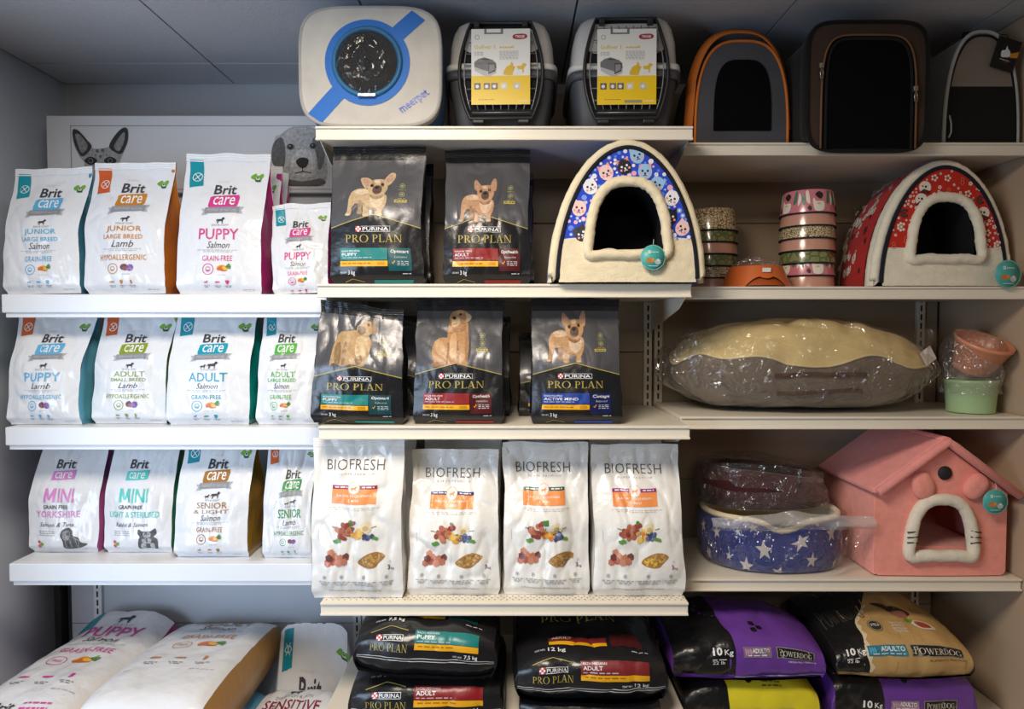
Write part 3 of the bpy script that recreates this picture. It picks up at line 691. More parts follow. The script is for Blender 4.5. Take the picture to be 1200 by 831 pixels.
def proplan(asp, col, name, dog, side='Optistart', sub='Calostro', dark=None, fold=True):
    pr = Print(asp); C = ink(*col); D = ink(*(dark or [int(c*.6) for c in col]))
    # metallic upper sheet down to the gold chevron
    n = 14; up = [(.008 + .984*i/n, .075 if True else 0) for i in range(n + 1)]
    for i in range(n):
        for j in range(10):
            a, b = i/n, (i + 1)/n
            def cy(x): return .515 + abs(x - .48)/.48*.09
            def pt(x, k): return (.006 + .988*x, .10 + (cy(x) - .10)*k/10)
            q = [pt(a, j), pt(b, j), pt(b, j + 1), pt(a, j + 1)]
            pr.raw(q, [(0, 1, 2), (0, 2, 3)], MGR, 0)
    pr.line([(.006, .606), (.25, .556), (.48, .515), (.74, .562), (.992, .606)], .009, GOLD, 2)
    dog(pr)
    pr.rect(.70, .405, .835, .427, GOLD, 2); pr.small(.715, .412, .82, ink(60, 60, 50), .006, lay=3)
    for y in (.30, .365): pr.circ(.775, y, .03, .006, ink(150, 146, 96), 2, 14); pr.ell(.775, y, .014, ink(150, 146, 96), 2); pr.small(.735, y + .03, .815, ink(150, 146, 96), .004)
    purina(pr, .285, .597, .665, .636)
    pr.serif('PRO PLAN', .17, .655, .79, .712, GOLD)
    pr.rect(.11, .75, .63, .835, C, 2); pr.rect(.11, .84, .63, .878, YEL, 2); pr.small(.13, .854, .45, ink(170, 110, 20), .008); pr.rect(.52, .848, .60, .87, ink(200, 140, 20), 3)
    pr.text('RAZAS PEQUEÑAS', .13, .762, .33, .778, WH, 4, bold=.006); pr.text(name, .13, .784, .13 + .034*len(name), .806, WH, 4, bold=.006); pr.small(.13, .815, .46, LG, .005)
    pr.rect(.64, .75, .875, .91, D, 2); pr.text(side, .665, .762, .855, .792, WH, 4, shear=.2, bold=.008); pr.text(sub, .70, .805, .83, .82, LG, 4, shear=.15)
    pr.line([(.675, .852), (.685, .862), (.705, .84)], .009, ink(230, 150, 40), 4)
    for k in range(3): pr.small(.73, .842 + k*.012, .845, LG, .005, seed=k)
    pr.text('CONT. NETO', .11, .915, .185, .927, WH, 4); pr.text('3 kg', .20, .905, .275, .943, WH, 4, bold=.012); pr.small(.78, .925, .88, LG, .006)
    if fold:
        pr.line([(.15, .985), (.24, .962), (.36, .982)], .006, GOLD, 2); pr.rect(.47, .968, .90, .992, C, 2)
    return pr

def stand(name, spec, label, cat, group, prf, m_front, m_side, seal=None, d=.105, seed=1, dent=.006, bulge=.018, roll=0., yaw=0., taper=.035, topw=1., lean=None, ztop=None, ns=26, nt=42, slump=0.):
    """spec = (u left, u right, v top) of the front panel, its depth y and its shelf height z"""
    uL, uR, vT, Y, z = spec
    a, b = at(uL, 420, Y), at(uR, 420, Y)
    w = b.x - a.x; lean = .03 if lean is None else lean
    zt = ztop if ztop else at((uL + uR)/2, vT, Y + d/2 + lean).z
    lim = min([q for q in ZCS + ZLS if q > z + .1 and (q in ZCS) == (z in ZCS)] + [9]) - .036
    zt = min(zt, lim - abs(math.sin(math.radians(roll)))*w)
    h = (zt - z)*1.0
    root = thing(name, label, cat, ((a.x + b.x)/2, Y + d/2, z + .001), (0, math.radians(roll), math.radians(yaw)), group)
    root.location.z += .5*w*abs(math.sin(math.radians(roll)))
    B = StandBag(w, h, d, seed, dent*(.62 if m_front is BK else 1), bulge, taper, topw, lean, slump)
    B.build(root, m_front, m_side, prf(h/w) if prf else None, seal, *((52, 80) if prf else (ns, nt)), lift=.0009)
    return root, w, h

G1, G2, G3 = 'white food bags on the top left shelf', 'white food bags on the second left shelf', 'white food bags on the third left shelf'
L1, L2, L3 = ZLS
lb, ob, mg, te, gn, br_, ol, pk, mi = (92, 172, 214), (196, 128, 40), (206, 60, 136), (20, 150, 176), (80, 172, 60), (162, 112, 44), (134, 152, 32), (216, 134, 200), (90, 200, 190)
N_ = 'dog_food_bag'
# top left shelf
stand(N_, (5, 95, 199, 1.97, L1), 'white junior large breed bag with pale blue lettering, leftmost on the top left shelf', 'pet food bag', G1,
      lambda a: brit(a, lb, TEAL, 'JUNIOR', 'Salmon', 'GRAIN-FREE', 'LARGE BREED', y0=.17, y1=.915), W_, film(60, 132, 170, tag='gus'), W_, seed=1, roll=-1.2, topw=1.04)
stand(N_, (100, 194, 192, 1.97, L1), 'white junior bag with orange corner tab and ochre side, second on the top left shelf', 'pet food bag', G1,
      lambda a: brit(a, ob, ORG, 'JUNIOR', 'Lamb', 'HYPOALLERGENIC', 'LARGE BREED', kind=1, y0=.17, y1=.915), W_, film(190, 118, 36, tag='gus'), W_, seed=2, roll=-.8, topw=1.04, d=.12)
pup = lambda a: brit(a, mg, TEAL, 'PUPPY', 'Salmon', 'GRAIN-FREE', first='SKIN & COAT')
stand(N_, (207, 307, 182, 1.97, L1), 'tall white puppy bag with magenta lettering, front of its row on the top left shelf', 'pet food bag', G1, pup, W_, film(176, 40, 120, tag='gus'), W_, seed=3, dent=.004, topw=1.02, d=.11, roll=.4)
stand(N_, (231, 326, 196, 2.115, L1), 'white bag with magenta side standing directly behind the tall puppy bag', 'pet food bag', G1, pup, W_, film(176, 40, 120, tag='gus'), W_, seed=4, d=.08, bulge=.01)
stand(N_, (246, 333, 203, 2.225, L1), 'white bag with magenta side, rearmost of the row behind the tall puppy bag', 'pet food bag', G1, pup, W_, film(176, 40, 120, tag='gus'), W_, seed=5, d=.075, bulge=.01)
stand(N_, (320, 386, 241, 1.975, L1), 'small tilted white puppy bag, magenta lettered, at the right end of its shelf', 'pet food bag', G1,
      lambda a: brit(a, mg, TEAL, 'PUPPY', 'Salmon', 'GRAIN-FREE', y0=.2, y1=.97, dx=-.02), W_, film(176, 40, 120, tag='gus'), W_, seed=6, roll=-2.5, d=.06, topw=1.06, dent=.007)
# second left shelf
H2 = dict(ztop=L2 + .36)
stand(N_, (4, 92, 0, 1.97, L2), 'white puppy lamb bag with pale blue lettering, leftmost on the second left shelf', 'pet food bag', G2,
      lambda a: brit(a, lb, ORG, 'PUPPY', 'Lamb', 'HYPOALLERGENIC', kind=1, first='SKIN & COAT'), W_, film(96, 168, 204, tag='gus'), seed=7, dent=.007, topw=1.1, taper=.09, d=.115, **H2)
stand(N_, (14, 108, 0, 2.12, L2), 'white bag with teal side standing behind the puppy lamb bag', 'pet food bag', G2, None, W_, film(20, 140, 140, tag='gus'), seed=27, d=.10, **H2)
stand(N_, (105, 193, 0, 1.99, L2), 'white adult small breed bag with olive green lettering on the second left shelf', 'pet food bag', G2,
      lambda a: brit(a, ol, ORG, 'ADULT', 'Lamb', 'HYPOALLERGENIC', 'SMALL BREED', kind=1), W_, film(120, 140, 40, tag='gus'), seed=8, dent=.006, d=.10, **H2)
stand(N_, (193, 290, 0, 1.965, L2), 'white adult salmon bag with teal lettering and teal side on the second left shelf', 'pet food bag', G2,
      lambda a: brit(a, te, TEAL, 'ADULT', 'Salmon', 'GRAIN-FREE', dogs=2), W_, film(16, 146, 158, tag='gus'), seed=9, dent=.0045, d=.115, taper=.02, **H2)
stand(N_, (298, 372, 0, 1.97, L2), 'white adult large breed bag with bright green lettering, rightmost on the second left shelf', 'pet food bag', G2,
      lambda a: brit(a, gn, TEAL, 'ADULT', 'Salmon', 'GRAIN-FREE', 'LARGE BREED', dx=-.08), W_, film(80, 172, 60, tag='gus'), seed=10, dent=.007, d=.105, taper=.05, **H2)
# third left shelf
H3 = dict(ztop=L3 + .36)
stand(N_, (28, 107, 0, 2.02, L3), 'white mini yorkshire bag with pink lettering and a long haired terrier photo', 'pet food bag', G3,
      lambda a: brit_mini(a, pk, 'YORKSHIRE', 'Salmon & Tuna', pk, True), W_, film(196, 92, 160, tag='gus'), seed=11, dent=.006, d=.12, taper=-.06, **H3)
stand(N_, (116, 196, 0, 2.02, L3), 'white mini light bag with mint lettering and a small dog photo', 'pet food bag', G3,
      lambda a: brit_mini(a, mi, 'LIGHT & STERILISED', 'Rabbit & Salmon', mi, False), W_, film(40, 140, 120, tag='gus'), seed=12, dent=.005, d=.11, taper=.0, **H3)
stand(N_, (198, 287, 0, 1.975, L3), 'white senior and light bag with brown lettering and ochre side on the third left shelf', 'pet food bag', G3,
      lambda a: brit(a, br_, TEAL, 'SENIOR', 'Salmon', 'GRAIN-FREE', '& LIGHT', dogs=2, y0=.215), W_, film(170, 116, 40, tag='gus'), seed=13, dent=.005, d=.135, **H3)
stand(N_, (303, 362, 0, 1.97, L3), 'white senior lamb bag with green lettering and orange tab, half hidden at the shelf end', 'pet food bag', G3,
      lambda a: brit(a, (50, 140, 80), ORG, 'SENIOR', 'Lamb', 'HYPOALLERGENIC', dogs=2, kind=1, box=(50, 140, 80), y0=.29, y1=.93, dx=.06), W_, film(50, 140, 80, tag='gus'), seed=14, dent=.008, d=.11, taper=.08, topw=1.06, **H3)

# black bags in the middle
GB1, GB2 = 'black food bags on the second middle shelf', 'black food bags on the third middle shelf'
BG = film(24, 24, 27, .3, 'gus_black', .6)
C2, C3, C4 = ZCS[1], ZCS[2], ZCS[3]
tl, rd, bl = (22, 122, 120), (138, 30, 34), (28, 62, 150)
D_PUP = (lambda pr: frenchie(pr, .155, .195, .70, .53, (180, 156, 122), (198, 178, 150), (150, 126, 96)))
D_AD = (lambda pr: frenchie(pr, .16, .225, .66, .565, (178, 138, 106), (202, 172, 146), (146, 106, 76), True))
stand(N_, (387, 497, 173, 1.84, C2), 'black puppy bag with teal band and a cream bulldog pup on it, second middle shelf', 'pet food bag', GB1, lambda a: proplan(a, tl, 'PUPPY', D_PUP, dark=(20, 84, 90)), BK, BG, BK, seed=21, dent=.005, d=.092, lean=.01)
stand(N_, (519, 622, 164, 1.85, C2), 'black adult bag with red band and a tan bulldog on it, second middle shelf', 'pet food bag', GB1, lambda a: proplan(a, rd, 'ADULT', D_AD, 'Optihealth', 'Senolim', dark=(84, 26, 28)), BK, BG, BK, seed=22, dent=.009, d=.11, topw=1.0, taper=.03)
stand(N_, (363, 473, 359, 1.84, C3), 'slumped black puppy bag with teal band and a labrador pup on it, third middle shelf', 'pet food bag', GB2, lambda a: proplan(a, tl, 'PUPPY', lambda pr: labpup(pr, .17, .13, .70, .52), dark=(24, 70, 76)), BK, BG, BK, seed=23, dent=.009, d=.09, lean=.0, taper=.01, topw=.90, roll=1.2, slump=.012)
stand(N_, (483, 590, 348, 1.85, C3), 'black adult bag with red band and a sitting retriever on it, third middle shelf', 'pet food bag', GB2, lambda a: proplan(a, rd, 'ADULT', lambda pr: retriever(pr, .18, .09, .64, .545), 'Optihealth', 'Senolim', dark=(84, 26, 28)), BK, BG, BK, seed=24, dent=.008, d=.115)
stand(N_, (623, 731, 345, 1.85, C3), 'black active mind bag with blue band and an orange tan bulldog on it', 'pet food bag', GB2, lambda a: proplan(a, bl, 'ACTIVE MIND', lambda pr: frenchie(pr, .15, .10, .66, .515, (176, 136, 94), (198, 174, 150), (142, 104, 70), True), 'Cotage', 'Balanced', dark=(24, 34, 84)), BK, BG, BK, seed=25, dent=.006, d=.11)
for (uL, uR, vT, Y, z, lab, sd, col, gr) in (
    (405, 505, 190, 2.01, C2, 'black bag standing directly behind the teal banded bag with the cream bulldog pup', 31, tl, GB1),
    (524, 626, 205, 2.02, C2, 'black bag standing directly behind the red banded bag with the tan bulldog', 32, rd, GB1),
    (396, 490, 372, 2.02, C3, 'black bag standing directly behind the slumped labrador pup bag', 33, tl, GB2),
    (502, 598, 372, 2.02, C3, 'black bag standing directly behind the retriever bag', 34, rd, GB2),
    (608, 706, 390, 2.02, C3, 'black bag peeping out on the left behind the blue banded bag', 35, bl, GB2)):
    stand(N_, (uL, uR, vT, Y, z), lab, 'pet food bag', gr, lambda a: proplan(a, col, 'ADULT' if col != tl else 'PUPPY', D_AD), BK, BG, BK, seed=sd, dent=.009, d=.10, bulge=.012)

# white bags at the bottom of the middle bay
GW = 'white food bags on the lowest middle shelf'
def blob_pile(pr, x0, y0, x1, y1, cols, n, seed, r0, r1, lay=2):
    rnd = random.Random(seed); cx, cy = (x0 + x1)/2, (y0 + y1)/2
    for k in range(n):
        t = k/n; a = rnd.uniform(0, 2*PI); q = math.sqrt(rnd.random())
        x = cx + q*math.cos(a)*(x1 - x0)*.42; y = cy + abs(q*math.sin(a))*(y1 - y0)*(.40 if rnd.random() < .5 else -.40)*(1 - abs(x - cx)/(x1 - x0))
        pr.ell(x, y, rnd.uniform(r0, r1), ink(*rnd.choice(cols)), lay + k % 6, ry=rnd.uniform(r0, r1)*.8, rot=rnd.uniform(0, 3), n=9)
def bio(asp, strip, seed, kg=(70, 70, 110), kib=0):
    pr = Print(asp); T = ink(66, 62, 60); G_ = ink(176, 174, 172); O = ink(240, 150, 84); S_ = ink(*strip)
    pr.text('BIOFRESH', .15, .132, .79, .195, T, 4, bold=-.014, gap=1.05)
    pr.text('SUPER PREMIUM', .29, .214, .68, .226, G_, 4, gap=1.5)
    pr.rect(.22, .287, .72, .309, S_, 2); pr.rect(.22, .309, .72, .395, O, 2)
    pr.small(.25, .294, .40, WH, .007, 5); pr.small(.56, .294, .69, WH, .007, 5)
    pr.ell(.47, .30, .065, WB, 4); pr.circ(.47, .30, .062, .004, O, 5); icon_dog(pr, .47, .305, .034, O, 1, 6)
    pr.text('RAÇAS PEQUENAS', .28, .34, .66, .356, WH, 5, bold=.006, gap=1.1); pr.text('E MINI', .42, .366, .53, .38, WH, 5, bold=.006, gap=1.1)
    pr.small(.2, .413, .76, ink(206, 204, 200), .004); pr.small(.26, .424, .7, ink(206, 204, 200), .004)
    # fruit, vegetables and meat
    for k in range(5): pr.line([(.47, .57), (.25 + .12*k, .53 + .03*(k % 2))], .008, ink(110, 120, 90), 1)
    blob_pile(pr, .27, .50, .50, .62, [(146, 72, 56), (172, 98, 74), (190, 122, 92)], 13, seed, .026, .05)
    blob_pile(pr, .44, .53, .60, .625, [(222, 160, 60), (206, 124, 60), (230, 190, 96)], 7, seed + 1, .028, .045, 4)
    blob_pile(pr, .54, .55, .71, .62, [(84, 92, 132), (110, 118, 160), (70, 76, 108)], 10, seed + 2, .02, .032, 5)
    pr.ell(.61, .535, .07, ink(236, 222, 190), 3, ry=.062); pr.ell(.61, .54, .03, ink(214, 186, 130), 5)
    blob_pile(pr, .42, .485, .52, .53, [(70, 130, 60), (100, 150, 70), (160, 60, 60)], 5, seed + 3, .02, .04, 2)
    for x, y in ((.29, .62), (.32, .612), (.69, .60), (.72, .605)): pr.ell(x, y, .03, ink(96, 150, 70), 8, ry=.018, rot=.4)
    rnd = random.Random(seed + 9)
    for k in range(9):    # diced meat
        x, y = .19 + (k % 4)*.062 + .02*(k // 4), .755 - (k // 4)*.032 - .008*(k % 2); s = .036
        c = (120, 74, 66) if k in (4, 7) else [(196, 124, 100), (176, 98, 78), (206, 142, 116)][k % 3]
        pr.poly([(x - s, y - .012), (x + s*.2, y - .026), (x + s, y - .008), (x + s*.9, y + .018), (x - .2*s, y + .026), (x - s, y + .014)], ink(*c), 2 + k % 5)
    pr.rect(.474, .67, .477, .80, ink(216, 214, 210), 1)
    kc = [(184, 146, 88), (168, 122, 66), (196, 160, 104)]; k2 = [(214, 172, 60), (226, 188, 80)] if kib else kc
    pr.blob([(.52, .755), (.60, .71), (.70, .69), (.79, .70), (.82, .72), (.76, .755), (.70, .785), (.60, .785)], ink(*kc[1]), 1)
    blob_pile(pr, .58, .68, .84, .765, kc, 26, seed + 5, .012, .018, 2); blob_pile(pr, .52, .705, .76, .795, k2, 26, seed + 6, .012, .018, 3)
    K = ink(*kg); pr.text('3', .845, .77, .868, .80, K, 4, bold=.02); pr.text('kg', .874, .785, .91, .806, K, 4); pr.circ(.872, .752, .014, .003, G_, 3, 12)
    for k, (x0, x1) in enumerate(((.09, .22), (.25, .43), (.46, .72), (.76, .90))):
        cx = (x0 + x1)/2; pr.circ(cx, .845, .02, .004, GR, 3, 12); pr.ell(cx, .845, .008, GR, 3)
        pr.small(x0, .872, x1, G_, .006, seed=k); pr.small(x0 + .02, .884, x1 - .02, G_, .005, seed=k + 5); pr.small(x0 + .03, .894, x1 - .02, G_, .005, seed=k + 8)
        if k: pr.rect(x0 - .016, .865, x0 - .013, .905, ink(206, 204, 200), 2)
    pr.text('COM ALTA INCLUSÃO DE INGREDIENTES FRESCOS', .2, .928, .77, .94, ink(150, 110, 110) if strip[0] > 100 else GR, 4)
    pr.line([(.09, .55), (.09, .62)], .003, GR, 2)
    return pr
WG = film(228, 225, 219, tag='gus_bio')
st = [(150, 52, 92), (66, 66, 120), (50, 92, 84), (150, 44, 128)]
for (uL, uR, vT, Y, lab, sd, i, kw) in (
    (361, 471, 514, 1.845, 'white bag with red strip over its orange label, leftmost on the lowest middle shelf', 41, 0, dict(dent=.011, topw=.99, d=.088, lean=.0)),
    (475, 586, 527, 1.864, 'white bag with navy strip over its orange label, second on the lowest middle shelf', 42, 1, dict(dent=.011, topw=.95)),
    (589, 693, 519, 1.865, 'white bag with dark green strip over its orange label, third on the lowest middle shelf', 43, 2, dict(dent=.012)),
    (696, 806, 521, 1.855, 'white bag with magenta strip over its orange label, rightmost on the lowest middle shelf', 44, 3, dict(dent=.010, topw=.97))):
    stand(N_, (uL, uR, vT, Y, C4), lab, 'pet food bag', GW, lambda a: bio(a, st[i], sd, kib=i == 3, kg=(150, 50, 110) if i == 3 else (80, 70, 100)), WB, WG, WB, seed=sd, **dict(dict(d=.115, bulge=.02), **kw))
for (uL, uR, vT, Y, lab, sd, i) in (
    (395, 482, 512, 2.03, 'white bag behind the bag with the red strip', 45, 0),
    (494, 587, 512, 2.035, 'white bag behind the bag with the navy strip, seen at its right', 46, 1),
    (596, 690, 517, 2.035, 'white bag behind the bag with the dark green strip, seen at its right', 47, 2),
    (694, 782, 513, 2.03, 'white bag behind the bag with the magenta strip, its top showing above', 48, 3)):
    stand(N_, (uL, uR, vT, Y, C4), lab, 'pet food bag', GW, lambda a: bio(a, st[i], sd), WB, WG, WB, seed=sd, d=.095, dent=.007, bulge=.008)

# ------------------------------------------------------------------ big bags lying flat, bottom end towards the aisle
def resample(pts, n):
    q = [Vector((a, b, 0)) for a, b in pts]; f = []
    for i in range(len(q) - 1):
        p0, p1, p2, p3 = q[max(0, i - 1)], q[i], q[i + 1], q[min(len(q) - 1, i + 2)]
        for k in range(12):
            t = k/12; f.append(.5*(2*p1 + (p2 - p0)*t + (2*p0 - 5*p1 + 4*p2 - p3)*t*t + (3*p1 - p0 - 3*p2 + p3)*t**3))
    f.append(q[-1]); d = [0]
    for a, b in zip(f, f[1:]): d.append(d[-1] + (b - a).length)
    return f, d
class LyingBag:
    """profile (y, z) runs from the front bottom edge up the end face and over the top to the back"""
    def __init__(s, w, prof, seed, droop=.3, dent=.007, pow_=4, flare=0., tilt=0., cor=.02):
        s.w, s.k, s.droop, s.dent, s.pw, s.flare, s.tilt, s.cor = w, seed*2.71, droop, dent, pow_, flare, tilt, cor
        s.f, s.dd = resample(prof, 12); s.L = s.dd[-1]; s.len = max(p.x for p in s.f)
    def prof(s, d):
        d = max(0, min(s.L, d)); lo, hi = 0, len(s.dd) - 1
        while hi - lo > 1:
            m = (lo + hi)//2
            if s.dd[m] <= d: lo = m
            else: hi = m
        e = s.dd[hi] - s.dd[lo] or 1; return s.f[lo].lerp(s.f[hi], (d - s.dd[lo])/e)
    def pt(s, x, y):
        S = 2*x - 1; d = (1 - y)*s.L; p = s.prof(d); up = sst(d, .05, .2)
        a = abs(S)
        z = p.y*(1 - s.droop*a**s.pw*sst(p.y, .0, .08))
        yy = p.x + s.cor*a**4*(1 - up) - .01*(1 - S*S)*(1 - up)
        n = .9*nz(S*1.6 + s.k, d*7, s.k) + .5*nz(S*3.4 + s.k, d*15, 5 + s.k)
        r = 1 - abs(nz(S*1.8 + d*3 + s.k, d*8 - S, 3 + s.k))*2.2; r2 = 1 - abs(nz(S*3.3 - d*5 + s.k, d*12 + S, 9 + s.k))*2.3
        q = s.dent*(n - max(0, r)**3*.7 - max(0, r2)**3*.45)*(1 - .5*a**6)
        w = s.w/2*(1 - .03*sst(d, s.L*.8, s.L)) + .006*nz(d*6, s.k, 2. if S < 0 else 8.) + s.flare*sst(d, .1, s.L)
        yy -= q*(1 - up); z += q*up + s.tilt*S*sst(p.y, 0, .05)
        return Vector((S*w, yy, max(.004, z)))
    def build(s, root, m_top, m_side, pr=None, split=None, nu=34, nv=56):
        """split(x, y) -> material for two-coloured bags"""
        mb = MB(); mb.grid(lambda a, b: s.pt(a, 1 - b), nu, nv, m_top)
        if pr: lay_print(mb, pr, normal_of(s.pt), (s.w, s.L), step=.010, lift=.0011)
        mb.grid(lambda a, b: Vector((s.pt(a, 1 - b).x*.97, s.pt(a, 1 - b).y, .002)), 8, nv, m_top, flip=True)
        mb.build('pouch', root, fix=False)
        for x in (0, 1):
            g = MB(); sg = -1 if x == 0 else 1
            def Q(a, b):
                p = s.pt(x, 1 - b); return Vector((p.x*(1 - .03*a) + sg*.014*math.sin(PI*a)*min(1, p.z/.08), p.y, p.z*(1 - a) + .002*a))
            g.grid(Q, 6, nv, m_side, flip=(x == 0)); g.build('side_gusset', root, fix=False)
def box_prof(L, H, back=.35, front=.0):
    return [(.012, .004), (-.004, H*.25), (-.006, H*.6), (.016, H*.9), (.07, H*1.0), (L*.35, H*1.05), (L*.65, H*1.02), (L*.88, H*.8), (L, H*back)]
def lie(spec, prof, label, group, m_top, m_side, prf, seed, rz=0., ry=0., **kw):
    """spec = (x left, x right, y front, z)"""
    x0, x1, Y, z = spec
    root = thing('dog_food_bag', label, 'pet food bag', ((x0 + x1)/2, Y, z), (0, math.radians(ry), math.radians(rz)), group)
    B = LyingBag(x1 - x0, prof, seed, **kw)
    B.build(root, m_top, m_side, prf(B) if prf else None); return root, B
GL, GC, GRR = 'large white bags lying at the bottom left', 'large black bags lying at the bottom of the middle bay', 'large bags lying at the bottom right'
def big_brit(B, col, name, meat, base, food_kind=0, tabm=TEAL, ext=.84, sh=0.):
    """front sheet of a big white bag: reads from the aisle, its head at the back"""
    pr = Print(B.L/B.w); C = ink(*col); V = lambda y: y*ext + sh
    if sh >= 0: pr.poly([(.02, .0), (.2, .0), (.2, V(.14)), (.02, V(.15))], tabm, 1)
    if sh >= 0: icon_dog(pr, .52, V(.075), .09, DK); pr.text('SKIN & COAT', .42, V(.115), .66, V(.13), GR, 4)
    pr.text(name, .2, V(.14), .82, V(.235), C, 4, bold=.012); pr.text(meat, .32, V(.25), .68, V(.31), DK, 4, shear=.35)
    pr.small(.2, V(.325), .8, LG, .005); pr.small(.3, V(.34), .72, LG, .005)
    pr.text('GRAIN-FREE', .25, V(.385), .78, V(.435), C, 4, bold=.008, gap=1.1)
    pr.circ(.36, V(.52), .09, .008, C, 3); pr.text('FREE', .31, V(.51), .41, V(.53), C, 4)
    food(pr, .60, V(.505), .13, food_kind)
    for k, x in enumerate((.25, .48, .72)):
        icon_dot(pr, x, V(.67), .045, C, (k + 1) % 4 if k != 1 else 1); pr.small(x - .06, V(.71), x + .07, GR, .005); pr.small(x - .04, V(.722), x + .05, GR, .005)
    pr.small(.66, V(.77), .9, LG, .005); pr.text('2 kg', .10, V(.78), .16, V(.80), GR, 4)
    if sh >= 0: pr.text('Brit', .3, V(.86), .5, V(.91), DK, 4, bold=.015); pr.small(.55, V(.86), .8, C, .008); pr.small(.55, V(.89), .8, C, .008)
    return pr
LBS = film(106, 178, 214, tag='gus'); OCH = film(184, 132, 58, tag='gus')
YF = 1.68
lie((-1.43, -1.145, YF + .02, .2), box_prof(.60, .155), 'white bag lying beneath the puppy bag, at the bottom left corner', GL, W_, film(176, 40, 120, tag='gus'), None, 51)
lie((-1.10, -.815, YF, .2), box_prof(.60, .155), 'pale blue sided bag lying beneath the big ochre sided bag', GL, LBS, LBS, None, 52)
lie((-1.435, -1.14, YF, .364), [(.012, .004), (-.004, .05), (.0, .12), (.03, .155), (.15, .17), (.30, .168), (.45, .162), (.53, .165), (.585, .178), (.60, .18)], 'large white puppy bag lying flat with magenta lettering, leftmost at the bottom left', GL, W_, film(176, 40, 120, tag='gus'),
    lambda B: big_brit(B, (206, 70, 150), 'PUPPY', 'Salmon', 0), 53, droop=.22, dent=.005)
lie((-1.115, -.80, YF + .02, .364), [(.012, .004), (-.004, .05), (.0, .13), (.03, .175), (.15, .185), (.30, .178), (.45, .165), (.55, .15), (.60, .13)], 'large white bag lying flat with ochre side and ochre lettering at the bottom left', GL, W_, OCH,
    lambda B: big_brit(B, (190, 126, 60), 'ADULT', 'Salmon', 0, sh=-.09), 54, droop=.10, dent=.005, pow_=8)
def sens(B):
    pr = Print(B.L/B.w); C = ink(136, 34, 54)
    pr.poly([(.06, .012), (.20, .012), (.20, .145), (.055, .15)], TEAL, 1); pr.circ(.13, .08, .05, .009, WH, 2); pr.line([(.10, .06), (.16, .10)], .008, WH, 2); pr.line([(.10, .10), (.16, .06)], .008, WH, 2)
    leaf_mark(pr, .93, .09, .09)
    for k in range(4): pr.circ(.30 + k*.055 + .05, .155, .02, .005, ink(200, 190, 170), 2, 10)
    pr.text('Brit', .32, .172, .66, .26, DK, 4, bold=.02)
    icon_dog(pr, .46, .435, .08, DK); pr.text('DIGESTION & SKIN', .22, .452, .72, .468, GR, 4, gap=1.1)
    pr.text('SENSITIVE', .12, .478, .86, .522, C, 4, bold=.012); pr.text('Venison', .27, .53, .64, .568, DK, 4, shear=.35)
    pr.small(.2, .578, .8, LG, .004); pr.small(.3, .588, .7, LG, .004)
    pr.text('GRAIN-FREE', .22, .61, .74, .65, C, 4, bold=.01)
    return pr
lie((-.77, -.545, 1.66, .2), [(.012, .004), (-.004, .06), (.0, .12), (.03, .16), (.15, .175), (.30, .172), (.40, .178), (.455, .16), (.485, .10), (.51, .07), (.53, .12), (.55, .20), (.575, .325)], 'white sensitive bag with dark red lettering, lying with its head folded up', GL, W_, film(214, 216, 220, tag='gus'), sens, 55, droop=.10, dent=.006, pow_=6)

# black bags lying in the middle
def pp_big(col, name, kg, k=0., seam=.05):
    def f(B):
        """front sheet at the back and top, bottom end print on the face towards the aisle"""
        pr = Print(B.L/B.w); C = ink(*col); V = lambda d: 1 - (d + k)/B.L
        SEAM = mat('seam_line', rgb(196, 196, 198), .4)
        for d in (seam - k, seam + .007 - k): pr.rect(.0, V(d), 1, V(d - .0022), SEAM, 2)
        # bottom end face
        pr.line([(.10, V(.112)), (.24, V(.128)), (.37, V(.115))], .006, GOLD, 3)
        purina(pr, .145, V(.103), .34, V(.087)); pr.serif('PRO PLAN', .10, V(.080), .375, V(.060), GOLD)
        pr.rect(.425, V(.118), .885, V(.084), C, 2); pr.rect(.425, V(.083), .885, V(.067), YEL, 2); pr.small(.45, V(.078), .72, ink(170, 110, 20), .006)
        pr.text('RAZAS MEDIANAS', .44, V(.114), .60, V(.108), WH, 4); pr.text(name, .44, V(.105), .44 + .026*len(name), V(.095), WH, 4, bold=.02); pr.small(.44, V(.090), .68, LG, .004)
        pr.text('CONT. NETO', .70, V(.055), .77, V(.050), WH, 4); pr.text(kg, .785, V(.060), .88, V(.046), WH, 4, bold=.015)
        # lower part of the front panel, lying on top
        pr.rect(.22, V(.205), .62, V(.185), C, 2); pr.rect(.22, V(.183), .62, V(.170), YEL, 2); pr.text('CONT. NETO', .12, V(.156), .19, V(.150), WH, 4); pr.text(kg, .21, V(.160), .33, V(.144), WH, 4, bold=.015); pr.small(.78, V(.15), .90, LG, .006)
        pr.text(name, .24, V(.202), .38, V(.192), WH, 4, bold=.02)
        pr.rect(.65, V(.22), .86, V(.165), ink(*[int(c*.6) for c in col]), 2)
        pr.line([(.0, V(.36)), (.5, V(.39)), (1., V(.36))], .007, GOLD, 3); pr.serif('PRO PLAN', .18, V(.325), .72, V(.285), GOLD)
        return pr
    return f
pA, pB = at(415, 800, 1.77), at(578, 800, 1.77)
pp = [(.016, .004), (-.002, .03), (-.004, .075), (.006, .105), (.04, .122), (.12, .130), (.25, .128), (.38, .10), (.44, .06)]
lie((pA.x - .012, pB.x + .02, 1.775, .44), [(.016, .004), (-.002, .03), (-.004, .075), (.006, .105), (.04, .125), (.12, .132), (.25, .130), (.38, .10), (.44, .06)], 'large black adult bag with red band, lower one of the left black stack', GC, BK, BG, pp_big(rd, 'ADULT', '7,5 kg'), 61, dent=.007, droop=.22)
